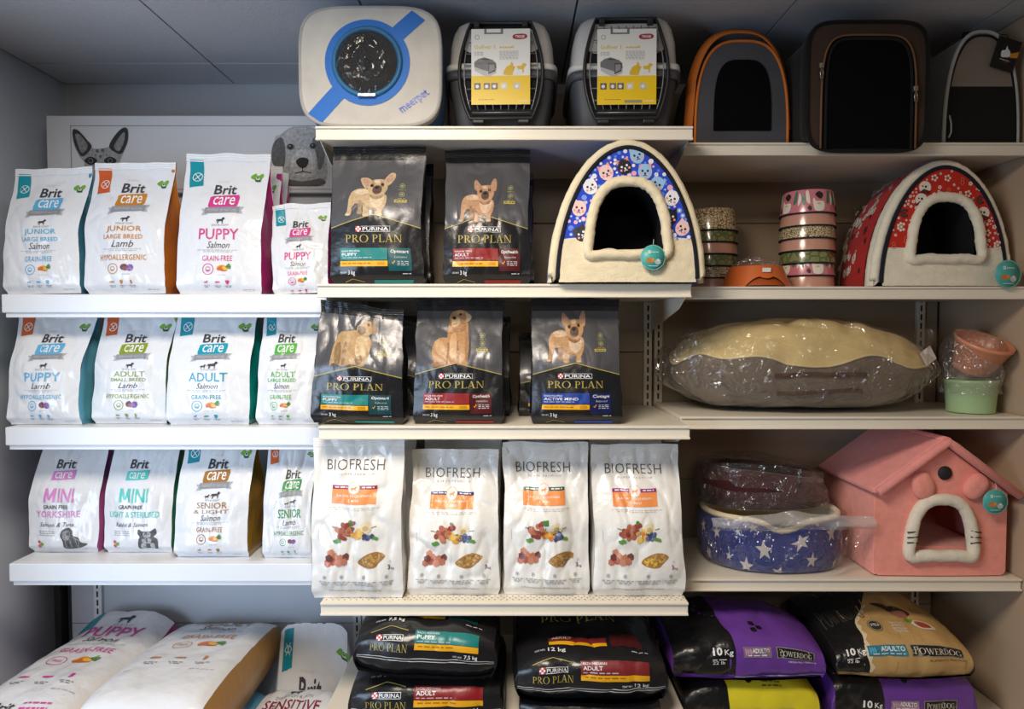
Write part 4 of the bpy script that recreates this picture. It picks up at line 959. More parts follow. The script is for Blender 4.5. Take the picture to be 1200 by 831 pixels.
lie((pA.x, pB.x, 1.765, .583), pp, 'large black puppy bag with teal band, lying on top of the left black stack', GC, BK, BG, pp_big(tl, 'PUPPY', '7,5 kg', .012), 62, dent=.006, droop=.25, ry=3)
pA, pB = at(606, 815, 1.80), at(781, 815, 1.80)
lie((pA.x + .01, pB.x - .01, 1.81, .44), [(.016, .004), (-.002, .015), (-.004, .03), (.006, .045), (.04, .052), (.12, .054), (.25, .054), (.38, .04), (.44, .03)], 'black bag lying beneath the single large bag with the red band', GC, BK, BG, None, 64, dent=.003, droop=.2)
lie((pA.x, pB.x, 1.80, .498), [(.016, .004), (-.002, .03), (-.006, .07), (.004, .105), (.04, .125), (.12, .14), (.25, .145), (.38, .12), (.48, .06)], 'large black adult bag with red band lying alone beside the left black stack', GC, BK, BG, pp_big((126, 40, 44), 'ADULT', '12 kg', -.002, .036), 63, dent=.009, droop=.25)

# bags lying on the right
PUR = film(108, 62, 156, .3); PURD = film(92, 50, 136, .3, 'gus'); YEB = film(222, 208, 46, .3); TAN = film(196, 160, 104, .3); BKP = film(24, 24, 25, .3, 'film_black2', .5)
def power(main, line2, left=.34, kind=0, dz=0.):
    def f(B):
        pr = Print(B.L/B.w); V = lambda d: 1 - (d + (dz if d < .1 else 0))/B.L
        c0, c1, b0, b1 = (.0, .28, left + .31, left + .71) if kind == 2 else (.05, .24, left + .275, left + .53)
        bw = b1 - b0
        # black end of the sheet, with a slanting border
        e = lambda d: left + (.30*sst(d, .13, .36) + .012*math.sin(d*60) if kind == 2 else -.05*sst(d, .10, .2))
        if kind < 2: pr.rect(left, V(.008), 1, V(.0045), ink(206, 196, 214), 2)
        ys = [V(.012 + (B.L - .02)*i/14) for i in range(15)]
        vs = []; ts = []
        for i, y in enumerate(ys):
            d = (1 - y)*B.L
            for k in range(9): vs.append((.0 + e(d)*k/8, y))
        for i in range(14):
            for k in range(8):
                a = i*9 + k; ts += [(a, a + 1, a + 10), (a, a + 10, a + 9)]
        pr.raw(vs, ts, BKP, 0)
        pr.text('10', left - .145, V(.092), left - .085, V(.070), WH, 4, bold=.03); pr.text('Kg', left - .07, V(.086), left - .015, V(.066), WH, 4, bold=.01)
        pr.small(left - .15, V(.060), left - .06, WH, .004, 4); pr.text('22 lb', left - .15, V(.055), left - .07, V(.046), WH, 4)
        pr.rect(b0, V(.092), b1, V(.062), ink(150, 146, 130), 2); pr.rect(b0 + .006, V(.090), b1 - .006, V(.064), BKP, 3); pr.serif('POWERDOG', b0 + .02, V(.086), b1 - .02, V(.068), ink(226, 222, 208), 5, small=.82)
        pr.text(line2, b0 + bw*.3, V(.056), b1 + .01, V(.050), WH if kind < 2 else ink(90, 70, 40), 4)
        chip = ink(196, 150, 180) if kind < 2 else ink(84, 168, 196)
        pr.rect(left + c0, V(.092), left + c1, V(.064), mat('foil_chip_%d' % kind, rgb(190, 160, 190) if kind < 2 else rgb(80, 170, 200), .2, .6), 2)
        pr.text('ADULTO', left + c0 + (c1 - c0)*.32, V(.088), left + c1 - .015, V(.076), WH, 4, bold=.02); pr.small(left + c0 + .03, V(.071), left + c1 - .02, WH, .004)
        for k in range(3): pr.blob([(left + c0 + .012 + k*.016, V(.088)), (left + c0 + .026 + k*.016, V(.08)), (left + c0 + .016 + k*.016, V(.068))], chip, 3)
        if kind == 1 or kind == 0:   # three turning arrows
            for k in range(3):
                a = k*2.09; cx, cy = left + .17 + .03*math.cos(a), V(.155) + .03*math.sin(a)/pr.asp
                pr.poly([(cx - .02, cy - .01), (cx + .015, cy - .016), (cx + .026, cy + .004), (cx + .004, cy + .014), (cx - .018, cy + .008)], BKP, 3)
            if kind == 1:
                for k in range(3): pr.small(left + .25, V(.158 - .012*k), left + .40, ink(80, 80, 40), .006, seed=k)
        if kind == 2:
            pr.ell(left + .14, V(.155), .055, ink(60, 56, 44), 3); pr.circ(left + .14, V(.155), .05, .005, ink(190, 184, 160), 4); pr.text('OMEGA', left + .105, V(.162), left + .175, V(.152), WH, 5)
            for k in range(4): pr.text(('MAYOR', 'SABOR Y', 'NUTRICIÓN', 'TOTAL')[k], left + .27, V(.172 - .011*k), left + .37, V(.164 - .011*k), WH, 4)
            pr.blob([(left + .24, V(.26)), (left + .34, V(.255)), (left + .45, V(.235)), (left + .5, V(.215)), (left + .42, V(.205)), (left + .33, V(.225))], ink(66, 50, 40), 2); pr.blob([(left + .34, V(.215)), (left + .44, V(.225)), (left + .46, V(.205)), (left + .38, V(.195))], ink(170, 112, 100), 3)
            pr.blob([(left + .45, V(.18)), (left + .56, V(.175)), (left + .6, V(.15)), (left + .48, V(.145))], ink(226, 214, 196), 3); pr.blob([(left + .47, V(.175)), (left + .55, V(.17)), (left + .57, V(.154)), (left + .49, V(.15))], ink(176, 74, 54), 4); pr.ell(left + .44, V(.185), .03, LEAF, 5)
            FW = ink(224, 206, 172)
            pts = []
            for k in range(16): d = .015 + k*.016; pts.append((e(d) + .012 + .022*(k % 2), V(d)))
            vs = [q for d, p in zip([.015 + k*.016 for k in range(16)], pts) for q in ((e(d) - .004, p[1]), p)]; pr.raw(vs, [t for k in range(15) for t in ((2*k, 2*k + 1, 2*k + 3), (2*k, 2*k + 3, 2*k + 2))], FW, 1)
            for k in range(26):
                rnd = random.Random(k); x, d = rnd.uniform(left + .03, .98), rnd.uniform(.02, .30); pr.line([(x, V(d)), (x - .02, V(d - .04))], .006, ink(206, 172, 118) if k % 2 else ink(184, 146, 92), 1)
            pr.serif('POWERDOG', .03, V(.27), .34, V(.19), ink(70, 68, 62), 3, small=.82)
        return pr
    return f
qa = lambda u, Y: at(u, 800, Y).x
Yp = 1.885
lie((qa(804, 1.9), qa(960, 1.9), 1.90, .36), [(.014, .004), (-.004, .04), (-.004, .10), (.012, .135), (.06, .150), (.15, .150), (.28, .142), (.36, .1), (.40, .05)], 'yellow and black bag lying beneath the purple and black one', GRR, YEB, BKP, power(YEB, 'HIGH NUTRITION', .32, 1, -.022), 71, droop=.3, cor=.004)
lie((qa(980, 1.9), qa(1142, 1.9), 1.90, .36), [(.014, .004), (-.004, .04), (-.004, .10), (.008, .138), (.05, .152), (.15, .156), (.28, .148), (.36, .1), (.40, .05)], 'purple and black bag lying beneath the tan dog fur bag', GRR, PUR, PURD, power(PUR, 'HIGH NUTRITION', .34, 0), 72, droop=.12, pow_=7, cor=.004)
lie((qa(790, Yp), qa(966, Yp), Yp, .517), [(.006, .004), (-.004, .03), (-.004, .075), (.012, .105), (.06, .128), (.15, .142), (.26, .13), (.35, .085), (.41, .04)], 'purple and black bag lying on top of the yellow bag', GRR, PUR, PURD, power(PUR, 'HIGH NUTRITION', .40, 0), 73, droop=.38, pow_=3, cor=.004)
lie((qa(981, Yp), qa(1140, Yp), Yp, .522), [(.006, .004), (-.004, .03), (-.002, .065), (.012, .09), (.06, .115), (.16, .14), (.26, .15), (.34, .13), (.41, .06)], 'bag with tan dog fur print and black end, lying on the lower purple bag', GRR, TAN, BKP, power(TAN, 'ALIMENTO PREMIUM', .22, 2), 74, droop=.36, pow_=3, cor=.006)

# ------------------------------------------------------------------ pet carriers on the top shelves
def sup(th, a, b, n):
    c, s = math.cos(th), math.sin(th)
    return a*math.copysign(abs(c)**(2/n), c), b*math.copysign(abs(s)**(2/n), s)
def loft(mb, rings, m, cap0=True, cap1=True, smooth=True):
    n = len(rings[0]); vs = [p for r in rings for p in r]; fs = []
    for j in range(len(rings) - 1):
        for i in range(n): fs.append((j*n + i, j*n + (i + 1) % n, (j + 1)*n + (i + 1) % n, (j + 1)*n + i))
    mb.add(vs, fs, m, smooth)
    if cap0: mb.add(rings[0], [tuple(range(n))[::-1]], m)
    if cap1: mb.add(rings[-1], [tuple(range(n))], m)
    return mb
T0, RT = ZCS[0], ZRS[0]
BLU = mat('blue_webbing', rgb(40, 112, 196), .6, bump=(300, .3, .003, 2)); OFFW = cloth('offwhite_fabric', 206, 200, 190); BLUD = cloth('blue_side_fabric', 44, 104, 160)
TH = lambda n: [2*PI*i/n for i in range(n)]

# -- square carrier with a round window
a, b = at(350, 80, 1.84), at(516, 80, 1.84); w, h = b.x - a.x, at(430, 8, 1.84).z - T0 - .003
mp = thing('pet_carrier', 'square white carrier with a blue ringed round bubble window, left end of the top shelf', 'pet carrier', ((a.x + b.x)/2, 1.845, T0 + .007), (0, 0, 0))
def mring(y, k, n=4.6): return [Vector((sup(t, w/2*k, h/2*k, n)[0], y, h/2 + sup(t, w/2*k, h/2*k, n)[1])) for t in TH(72)]
mb = MB(); loft(mb, [mring(.014, .985), mring(.05, .995), mring(.16, .99), mring(.30, .985), mring(.335, .955), mring(.35, .88)], OFFW, cap0=False); mb.build('body', mp)
sd = MB(); loft(sd, [mring(.045, 1.002), mring(.16, 1.0)], BLUD, False, False); sd.build('side_panel', mp)
def mface(x, y):
    X, Z = (x - .5)*2, (.5 - y)*2
    r = min(1, (abs(X)**4 + abs(Z)**4)**.25)
    return Vector((X*w/2, .004 - .010*(1 - r**3), h/2 + Z*h/2))
fp = MB()
rings = [[mface(.5 + sup(t, .5*k, .5*k, 2 + 2.6*k)[0], .5 - sup(t, .5*k, .5*k, 2 + 2.6*k)[1]) for t in TH(72)] for k in (.995, .9, .75, .6, .45, .3, .15, .02)]
loft(fp, rings, OFFW, cap0=False)
pr = Print(h/w); c_ = (.485, .475)
pr.circ(*c_, .30, .07, BLU, 3, 60)
def diag(p, q, wd): d = Vector((q[0] - p[0], q[1] - p[1])).normalized()*wd; n_ = Vector((-d.y, d.x)); return [(p[0] + n_.x, p[1] + n_.y), (q[0] + n_.x, q[1] + n_.y), (q[0] - n_.x, q[1] - n_.y), (p[0] - n_.x, p[1] - n_.y)]
pr.poly(diag((.30, .70), (.105, .935), .062), BLU, 2); pr.poly(diag((.67, .27), (.845, .075), .062), BLU, 2)
ca, sa = math.cos(.70), math.sin(.70)
pr.T = lambda p: (.815 + (p[0]*ca + p[1]*sa), .80 - (p[0]*sa - p[1]*ca))
pr.text('meerpet', -.125, -.035, .125, .04, ink(52, 96, 196), 4, bold=.006)
lay_print(fp, pr, normal_of(mface), (w, h), step=.02, lift=.0008, gap=.0003); fp.build('front_panel', mp, fix=False)
ed = MB(); ed.tube(mring(.008, .992), .006, cloth('grey_piping', 176, 172, 166), 8, closed=True); ed.build('piping', mp)
wc = Vector(((c_[0] - .5)*w, 0, h/2 + (.5 - c_[1])*h)); R = .232*w
rm = MB(); rm.tube([wc + Vector((R*math.cos(t), -.008, R*math.sin(t))) for t in TH(56)], .007, mat('blue_zip', rgb(36, 106, 150), .5), 8, closed=True); rm.build('window_ring', mp)
bk = MB(); bk.lathe([(R, 0), (R*.5, 0), (.001, 0)], mat('dark_inside_shade', rgb(20, 19, 19), .7, bump=(500, .4, .002, 1)), 48)  # near-black disc: the shade of the empty carrier, put into the colour
o = bk.build('window_shade_disc', mp, loc=wc + Vector((0, -.0085, 0)), rot=(PI/2, 0, 0))
bu = MB(); bu.lathe([(R*math.cos(q), .03*math.sin(q)*(1 + .15*math.sin(q*9))) for q in [i*PI/2/14 for i in range(15)]], clear_wrap('clear_bubble', .035, .0, 8, .035, .15), 56)
bu.build('bubble_window', mp, loc=wc + Vector((0, -.009, 0)), rot=(PI/2, 0, 0))
zp = MB(); zp.bbox(wc.x - .024, wc.x + .024, -.019, -.015, wc.z - R - .006, wc.z - R + .002, mat('bright_metal', rgb(214, 210, 202), .3, .7), .0015); zp.build('zip_pull', mp)

# -- two plastic transport boxes
SHD = mat('box_dark_plastic', rgb(70, 72, 78), .55, bump=(260, .15, .002, 2)); SHL = mat('box_grey_plastic', rgb(192, 190, 187), .55, bump=(260, .15, .002, 2)); SHR = mat('box_rim_plastic', rgb(206, 204, 200), .5)
DFR = mat('door_black_plastic', rgb(34, 34, 36), .45); WIRE = mat('wire_grey', rgb(150, 150, 150), .35, .6)
CARD = mat('card_white', rgb(232, 230, 224), .35); CY = mat('card_yellow', rgb(236, 196, 20), .35); CYT = mat('card_yellow_print', rgb(226, 196, 70), .4)
def crate(uc, vtop, label, yaw=0., first=None, tilt=0.):
    p = at(uc, 150, 1.875); H_ = at(uc, vtop, 1.915).z - T0
    r = thing('transport_box', label, 'pet carrier', (p.x, 1.885 + .02, T0 + .001), (0, 0, math.radians(yaw)), 'plastic transport boxes on the top shelf')
    D = .37
    def ring(z, hw, y0, y1, n): return [Vector((sup(t, hw, 1, n)[0], (y0 + y1)/2 + sup(t, 1, (y1 - y0)/2, n)[1], z)) for t in TH(64)]
    lo = MB(); loft(lo, [ring(0, .118, .035, D - .04, 9), ring(.006, .124, .028, D - .03, 9), ring(.06, .134, .016, D - .015, 9), ring(.13, .146, .004, D - .004, 9), ring(.162, .150, .0, D, 9)], SHD); lo.build('lower_shell', r)
    ri = MB(); loft(ri, [ring(.150, .151, -.001, D + .001, 9), ring(.152, .158, -.007, D + .007, 9), ring(.172, .158, -.007, D + .007, 9), ring(.175, .151, -.001, D + .001, 9)], SHD, False, False)
    loft(ri, [ring(.1755, .150, .0, D, 9), ring(.1765, .158, -.007, D + .007, 9), ring(.191, .157, -.006, D + .006, 9), ring(.194, .148, .003, D - .003, 9)], SHR, False, False); ri.build('rim', r)
    k = H_/.292
    up = MB(); loft(up, [ring(.188, .149, .002, D - .004, 9), ring(.225*k, .144, .005, D - .012, 9), ring(.255*k, .136, .010, D - .026, 9), ring(.274*k, .125, .017, D - .05, 9), ring(.286*k, .108, .030, D - .08, 9), ring(.292*k, .07, .07, D - .13, 9)], SHL); up.build('upper_shell', r)
    hd = MB(); hd.tube([(-.03, .10, .287*k), (-.028, .10, .296*k), (.028, .10, .296*k), (.03, .10, .287*k)], .006, SHL, 8); hd.build('handle', r)
    # barrel shaped door in a black frame
    half = lambda z: .082 + .032*math.sin(PI*max(0, min(1, (z - .035)/(.245*k)))**.9)
    zs = [.040 + (.272*k - .040)*i/12 for i in range(13)]
    yf = lambda z: -.010 + max(0, (z - .20))*.12
    left = [Vector((-half(z), yf(z), z)) for z in zs]; right = [Vector((half(z), yf(z), z)) for z in reversed(zs)]
    dr = MB(); dr.tube(left + right, .0048, DFR, 8, closed=True)
    tri = left + right
    dr.add([v + Vector((0, .011, 0)) for v in tri], [tuple(t) for t in tessellate_polygon([[Vector((v.x, v.z, 0)) for v in tri]])], mat('box_inside_shade', rgb(16, 16, 17), .8))  # flat black sheet painted as the shade inside the box
    for sx in (-1, 1):
        dr.bbox(sx*.062 - .016, sx*.062 + .016, -.016, .004, .026, .037, DFR, .003); dr.bbox(sx*.066 - .008, sx*.066 + .008, -.012, .012, .258*k, .272*k, DFR, .003)
    d_ = dr.build('door', r)
    wi = MB()
    for i in range(8):
        z = .055 + .0285*i*k; x = half(z) - .012; wi.tube([(-x, yf(z) - .004, z), (x, yf(z) - .004, z)], .0016, WIRE, 6)
    for f in (-.88, -.66, -.44, -.22, 0, .22, .44, .66, .88): wi.tube([(half(z)*f, yf(z) - .006, z) for z in zs[1:-1]], .0016, WIRE, 6)
    wi.build('wire_grid', d_)
    # hanging card
    cw, ch, ct = .160, .203, .277
    cd = MB(); cd.bbox(-cw/2, cw/2, -.0215, -.0200, ct - ch, ct, CARD, .0006)
    def CS(x, y): return Vector(((x - .5)*cw, -.0216, ct - y*ch))
    q = Print(ch/cw); q.rect(0, .62, 1, 1, CY, 1)
    for (x0, x1, y0, y1) in ((.22, .26, 0, .05), (.50, .54, 0, .05), (.22, .54, .05, .07)): q.rect(x0, y0, x1, y1, mat('grey_clip', rgb(120, 120, 120), .4), 2)
    q.rect(.46, .94, .76, .98, CY if tilt else mat('grey_clip2', rgb(150, 146, 120), .4), 2)
    q.circ(.10, .11, .04, .008, GR, 2); q.blob([(.70, .11), (.74, .075), (.90, .07), (.95, .10), (.91, .135), (.75, .14)], ink(166, 44, 56), 2); q.text('TRIXIE', .745, .09, .905, .122, WH, 3, bold=.02)
    q.text('Gulliver 1', .05, .21, .40, .265, CYT, 2, bold=.01); q.small(.48, .235, .72, CYT, .02); q.text('4', .68, .22, .72, .255, CYT, 3)
    for j in range(3): q.small(.05, .305 + .02*j, .22, GR, .006, seed=j)
    for j in range(7): q.small(.48, .295 + .017*j, .80, GR, .005, seed=j + 4)
    q.poly([(.05, .44), (.12, .395), (.22, .375), (.36, .41), (.42, .45), (.43, .52), (.29, .565), (.16, .53), (.05, .50)], ink(112, 112, 114), 3); q.poly([(.05, .50), (.16, .53), (.29, .565), (.43, .52), (.42, .585), (.28, .635), (.14, .59), (.06, .55)], ink(186, 186, 186), 4); q.poly([(.29, .45), (.41, .455), (.41, .56), (.29, .60)], ink(70, 70, 72), 5); q.poly([(.305, .47), (.395, .47), (.395, .54), (.305, .575)], ink(140, 140, 142), 6)
    q.rect(.18, .395, .30, .41, ink(60, 60, 62), 4)
    for j in range(3): q.line([(.29, .48 + .03*j), (.40, .455 + .03*j)], .006, ink(70, 70, 72), 4)
    icon_dog(q, .82, .52, .11, mat('card_yellow_deep', rgb(222, 180, 40), .4), 1, 3); q.blob([(.55, .57), (.60, .50), (.66, .48), (.68, .44), (.71, .47), (.72, .60), (.56, .605)], MATS['card_yellow_deep'], 3); q.poly([(.70, .60), (.76, .48), (.82, .60)], CARD, 4)
    for j, x in enumerate((.05, .21, .34, .50, .72)): q.rect(x, .715, x + .11, .80, ink(*[(90, 90, 92), (120, 110, 100), (100, 100, 104), (214, 206, 190), (190, 186, 176)][j]), 3); q.ell(x + .05, .76, .03, CARD, 4)
    q.small(.12, .93, .40, ink(120, 110, 60), .008); q.text('TRIXIE', .78, .945, .96, .965, WH, 3)
    lay_print(cd, q, normal_of(CS), (cw, ch), step=.05, lift=.0003, gap=.0001)
    co = cd.build('hang_card', r, fix=False)
    return r
crate(587, 19, 'grey plastic transport box with a faded yellow card, beside the white carrier', -1.5, tilt=1)
crate(735, 14, 'grey plastic transport box with a bright yellow card, right end of the top middle shelf', -1.5)

# -- fabric carriers on the right
BLKF = cloth('black_fabric', 17, 16, 16); MESH = mat('black_mesh', rgb(9, 9, 10), .95, spec=.1); CHAR = cloth('charcoal_fabric', 78, 78, 84); ORF = mat('orange_webbing', rgb(206, 112, 34), .7, bump=(350, .4, .003, 2)); BRN = cloth('brown_fabric', 66, 50, 40); BRNE = cloth('brown_piping', 122, 84, 54)
GRYF = cloth('greige_fabric', 132, 120, 108); LGR = cloth('light_grey_trim', 178, 180, 178); GREYS = cloth('grey_side_fabric', 138, 138, 142)
def arch_pts(hw, h, p, n=60, x0=0, z0=0): return [(x0 + sup(PI - PI*i/n, hw, h, p)[0], z0 + sup(PI - PI*i/n, hw, h, p)[1]) for i in range(n + 1)]
def arch_ring(y, hw, h, p, n=60): return [Vector((x, y, z)) for x, z in arch_pts(hw, h, p, n)]
def arch_face(mb, y, hw, h, p, m, rows=1, dome=0., n=60, z0=0):
    pts = arch_pts(hw, h, p, n); c0 = Vector((0, y - dome, h*.45 + z0))
    rg = []
    for k in (1, .8, .55, .3, .05):
        rg.append([Vector((x*k, y - dome*(1 - k*k), (z*k + h*.4*(1 - k)) + z0)) for x, z in pts + [(hw*.5, 0), (0, 0), (-hw*.5, 0)]])
    loft(mb, rg, m, cap0=False); return mb
# grey carrier with orange piping
a, b = at(812, 160, 1.99), at(924, 160, 1.99); w = b.x - a.x; h = at(870, 46, 1.99).z - RT - .002
r = thing('pet_carrier', 'charcoal grey fabric carrier with orange piping and orange straps', 'pet carrier', ((a.x + b.x)/2, 1.985, RT + .002))
m_ = MB(); loft(m_, [arch_ring(0, w/2*.97, h*.985, 3.), arch_ring(.012, w/2, h, 3.), arch_ring(.25, w/2, h, 3.), arch_ring(.27, w/2*.96, h*.97, 3.)], BLKF); m_.build('body', r)
m_ = MB(); arch_face(m_, -.001, w/2*.955, h*.97, 3., CHAR, dome=.006); m_.build('front_panel', r)
m_ = MB(); arch_face(m_, -.008, w/2*.60, h*.66, 3.6, MESH, dome=.002, z0=h*.135); m_.build('mesh_window', r)
m_ = MB(); m_.tube(arch_ring(-.001, w/2*.965, h*.975, 3.), .0042, ORF, 8); m_.build('piping', r)
def ribbon(mb, pts, wd, th, m, axis=Vector((0, 1, 0))):
    given = axis; cen = Vector((0, 0, .1))
    vs = []; n = len(pts)
    for i, p in enumerate(pts):
        d = (Vector(pts[min(n - 1, i + 1)]) - Vector(pts[max(0, i - 1)])).normalized()
        if given is None: rad = Vector(p) - cen; rad.y = 0; rad -= d*rad.dot(d); axis = (Vector((0, .75, 0)) + rad.normalized()*.66).normalized()
        nn = d.cross(axis).normalized()
        for s_, t_ in ((-1, -1), (1, -1), (1, 1), (-1, 1)): vs.append(Vector(p) + axis*wd/2*s_ + nn*th/2*t_)
    fs = []
    for i in range(n - 1):
        for j in range(4): fs.append((i*4 + j, i*4 + (j + 1) % 4, (i + 1)*4 + (j + 1) % 4, (i + 1)*4 + j))
    fs += [(0, 3, 2, 1), tuple(range((n - 1)*4, n*4))]
    mb.add(vs, fs, m, True)
m_ = MB(); ax = Vector((.25, 1, -.25)).normalized()
pts = [Vector((-w/2 - .016, .008, .02))] + [Vector((x*1.075 - .005, .012, z*1.075 + .003)) for i, (x, z) in enumerate(arch_pts(w/2, h, 2.7)) if 8 < i < 54] + [Vector((w/2 + .004, .008, .05))]
ribbon(m_, pts, .030, .0025, ORF, None); m_.build('carry_strap', r)
# brown and black backpack, its front hanging over the shelf edge
a, b = at(945, 120, 1.885), at(1088, 120, 1.885); w = b.x - a.x; zb = at(1015, 178, 1.885).z; h = at(1015, 24, 1.885).z - zb
r = thing('pet_backpack', 'black backpack carrier with brown borders and silver zip pulls on the right', 'pet carrier', ((a.x + b.x)/2, 1.885, RT + .002)); dzb = zb - RT - .002
def rr(y, k, n=6., cut=0.): return [Vector((sup(t, w/2*k, 1, n)[0], y, max(cut, dzb + h/2 + sup(t, 1, h/2*k, n)[1]))) for t in TH(72)]
m_ = MB(); loft(m_, [rr(.004, .985), rr(.01, 1), rr(.040, 1), rr(.046, .99)], BLKF, cap1=True); m_.build('front_pocket', r)
m_ = MB(); loft(m_, [rr(.047, .94, 6, .001), rr(.20, .95, 6, .001), rr(.24, .93, 6, .001)], BLKF); m_.build('body', r)
m_ = MB(); rg = [[Vector((sup(t, w/2*k, 1, 6)[0], .003 - .006*(1 - k**2), dzb + h/2 + sup(t, 1, h/2*k, 6)[1])) for t in TH(72)] for k in (.975, .8, .5, .2, .02)]; loft(m_, rg, BRN, cap0=False); m_.build('front_panel', r)
m_ = MB(); m_.tube([Vector((sup(t, w/2*.985, 1, 6)[0], .002, dzb + h/2 + sup(t, 1, h/2*.985, 6)[1])) for t in TH(72)], .006, BLKF, 8, closed=True); m_.build('edge_binding', r)
m_ = MB(); arch_face(m_, -.006, w/2*.775, h*.86, 5.5, MESH, dome=.005, z0=dzb + .008); mw = m_.build('mesh_window', r)
m_ = MB(); m_.tube([Vector((x, -.007, z + dzb + .008)) for x, z in arch_pts(w/2*.775, h*.86, 5.5)], .0028, BRNE, 6); m_.tube([Vector((x, -.009, z + dzb + .008)) for x, z in arch_pts(w/2*.70, h*.83, 6)], .003, BLKF, 6); m_.build('zip_line', r)
SILV = mat('silver_zip', rgb(190, 182, 168), .3, .9)
for (u, v) in ((962, 83), (1072, 110)):
    p = at(u, v, 1.873); m_ = MB(); x, z = p.x - r.location.x, p.z - r.location.z
    m_.bbox(x - .006, x + .006, -.019, -.010, z + .006, z + .02, SILV, .002); m_.tube([(x, -.017, z + .008), (x - .004, -.018, z - .006), (x - .003, -.018, z - .022), (x + .003, -.018, z - .022), (x + .004, -.018, z - .006), (x, -.017, z + .008)], .0016, SILV, 6); m_.build('zip_pull', r)
m_ = MB(); m_.tube([(-.03, .10, dzb + h*.985), (-.018, .10, dzb + h + .022), (.018, .10, dzb + h + .022), (.03, .10, dzb + h*.985)], .006, BLKF, 8); m_.build('top_handle', r)
# grey arched carrier in the right corner
a = at(1107, 160, 1.975); xr = XR - .022; w = xr - a.x; h = at(1170, 36, 1.985).z - RT - .002
r = thing('pet_carrier', 'greige and black arched carrier with pale grey piping and a black hang tag', 'pet carrier', ((a.x + xr)/2, 1.985, RT + .002))
PA = 2.5
m_ = MB(); loft(m_, [arch_ring(0, w/2*.97, h*.985, PA), arch_ring(.012, w/2, h, PA), arch_ring(.20, w/2*1.0, h, PA), arch_ring(.225, w/2*.95, h*.96, PA)], GREYS); m_.build('body', r)
m_ = MB(); hi = [(x, z) for x, z in arch_pts(w/2*.95, h*.965, PA)]; zc = h*.48
up_ = [(x, z) for x, z in hi if z >= zc]; lo_ = [(x, z) for x, z in hi if z < zc]
m_.prism(up_, -.003, .002, GRYF); m_.build('front_panel', r)
m_ = MB(); L_ = [q for q in lo_ if q[0] < 0]; R_ = [q for q in lo_ if q[0] > 0]; m_.prism(L_ + [up_[0], up_[-1]] + R_, -.004, .002, BLKF); m_.build('lower_front_panel', r)
m_ = MB(); m_.tube(arch_ring(-.002, w/2*.985, h*.99, PA), .0055, LGR, 8); m_.build('piping', r)
m_ = MB(); m_.tube(arch_ring(-.002, w/2*.935, h*.955, PA), .004, BLKF, 8); m_.build('inner_binding', r)
m_ = MB(); m_.tube([(-w/2*.86, -.006, .085), (-w/2*.82, -.008, .06), (-w/2*.82, -.008, .035), (-w/2*.87, -.006, .022)], .0022, LGR, 6); m_.build('side_loop', r)
m_ = MB(); m_.tube([(-w*.09, .06, h*.985), (-w*.07, .06, h + .018), (w*.07, .06, h + .018), (w*.09, .06, h*.985)], .005, BLKF, 8); m_.build('top_handle', r)
m_ = MB(); rg = []
for y, k in ((.10, .6), (.11, .95), (.13, 1), (.16, .95), (.17, .6)): rg.append([Vector((-w/2 - .012 + sup(t, .028*k, 1, 3)[0], y, .17 + sup(t, 1, .095*k, 3)[1])) for t in TH(24)])
loft(m_, rg, BLKF); m_.build('shoulder_pad', r)
p = at(1178, 64, 1.975); x, z = p.x - r.location.x, p.z - r.location.z
m_ = MB(); M_ = Matrix.Translation((x, -.012, z)) @ Matrix.Rotation(math.radians(17), 4, 'Y')
m_.bbox(-.034, .034, -.001, .001, -.045, .045, mat('tag_black', rgb(24, 24, 26), .4), .0005, M_)
q = Print(.09/.068)
q.blob([(.28, .50), (.30, .42), (.42, .38), (.44, .25), (.52, .33), (.64, .40), (.66, .55), (.50, .60), (.34, .62)], WH, 2); q.poly([(.66, .45), (1, .32), (1, .52), (.68, .58)], ink(220, 140, 40), 2); q.small(.3, .68, .72, WH, .02); q.small(.4, .74, .66, ORG, .012)
lay_print(m_, q, normal_of(lambda X, Y: M_ @ Vector(((X - .5)*.068, -.0011, (.5 - Y)*.09))), (.068, .09), step=.05, lift=.0002, gap=.0001)
m_.tube([(x + .008, -.011, z + .042), (x + .006, -.008, z + .055), (x + .002, .05, h + .015)], .0012, BLKF, 5); m_.build('hang_tag', r, fix=False)

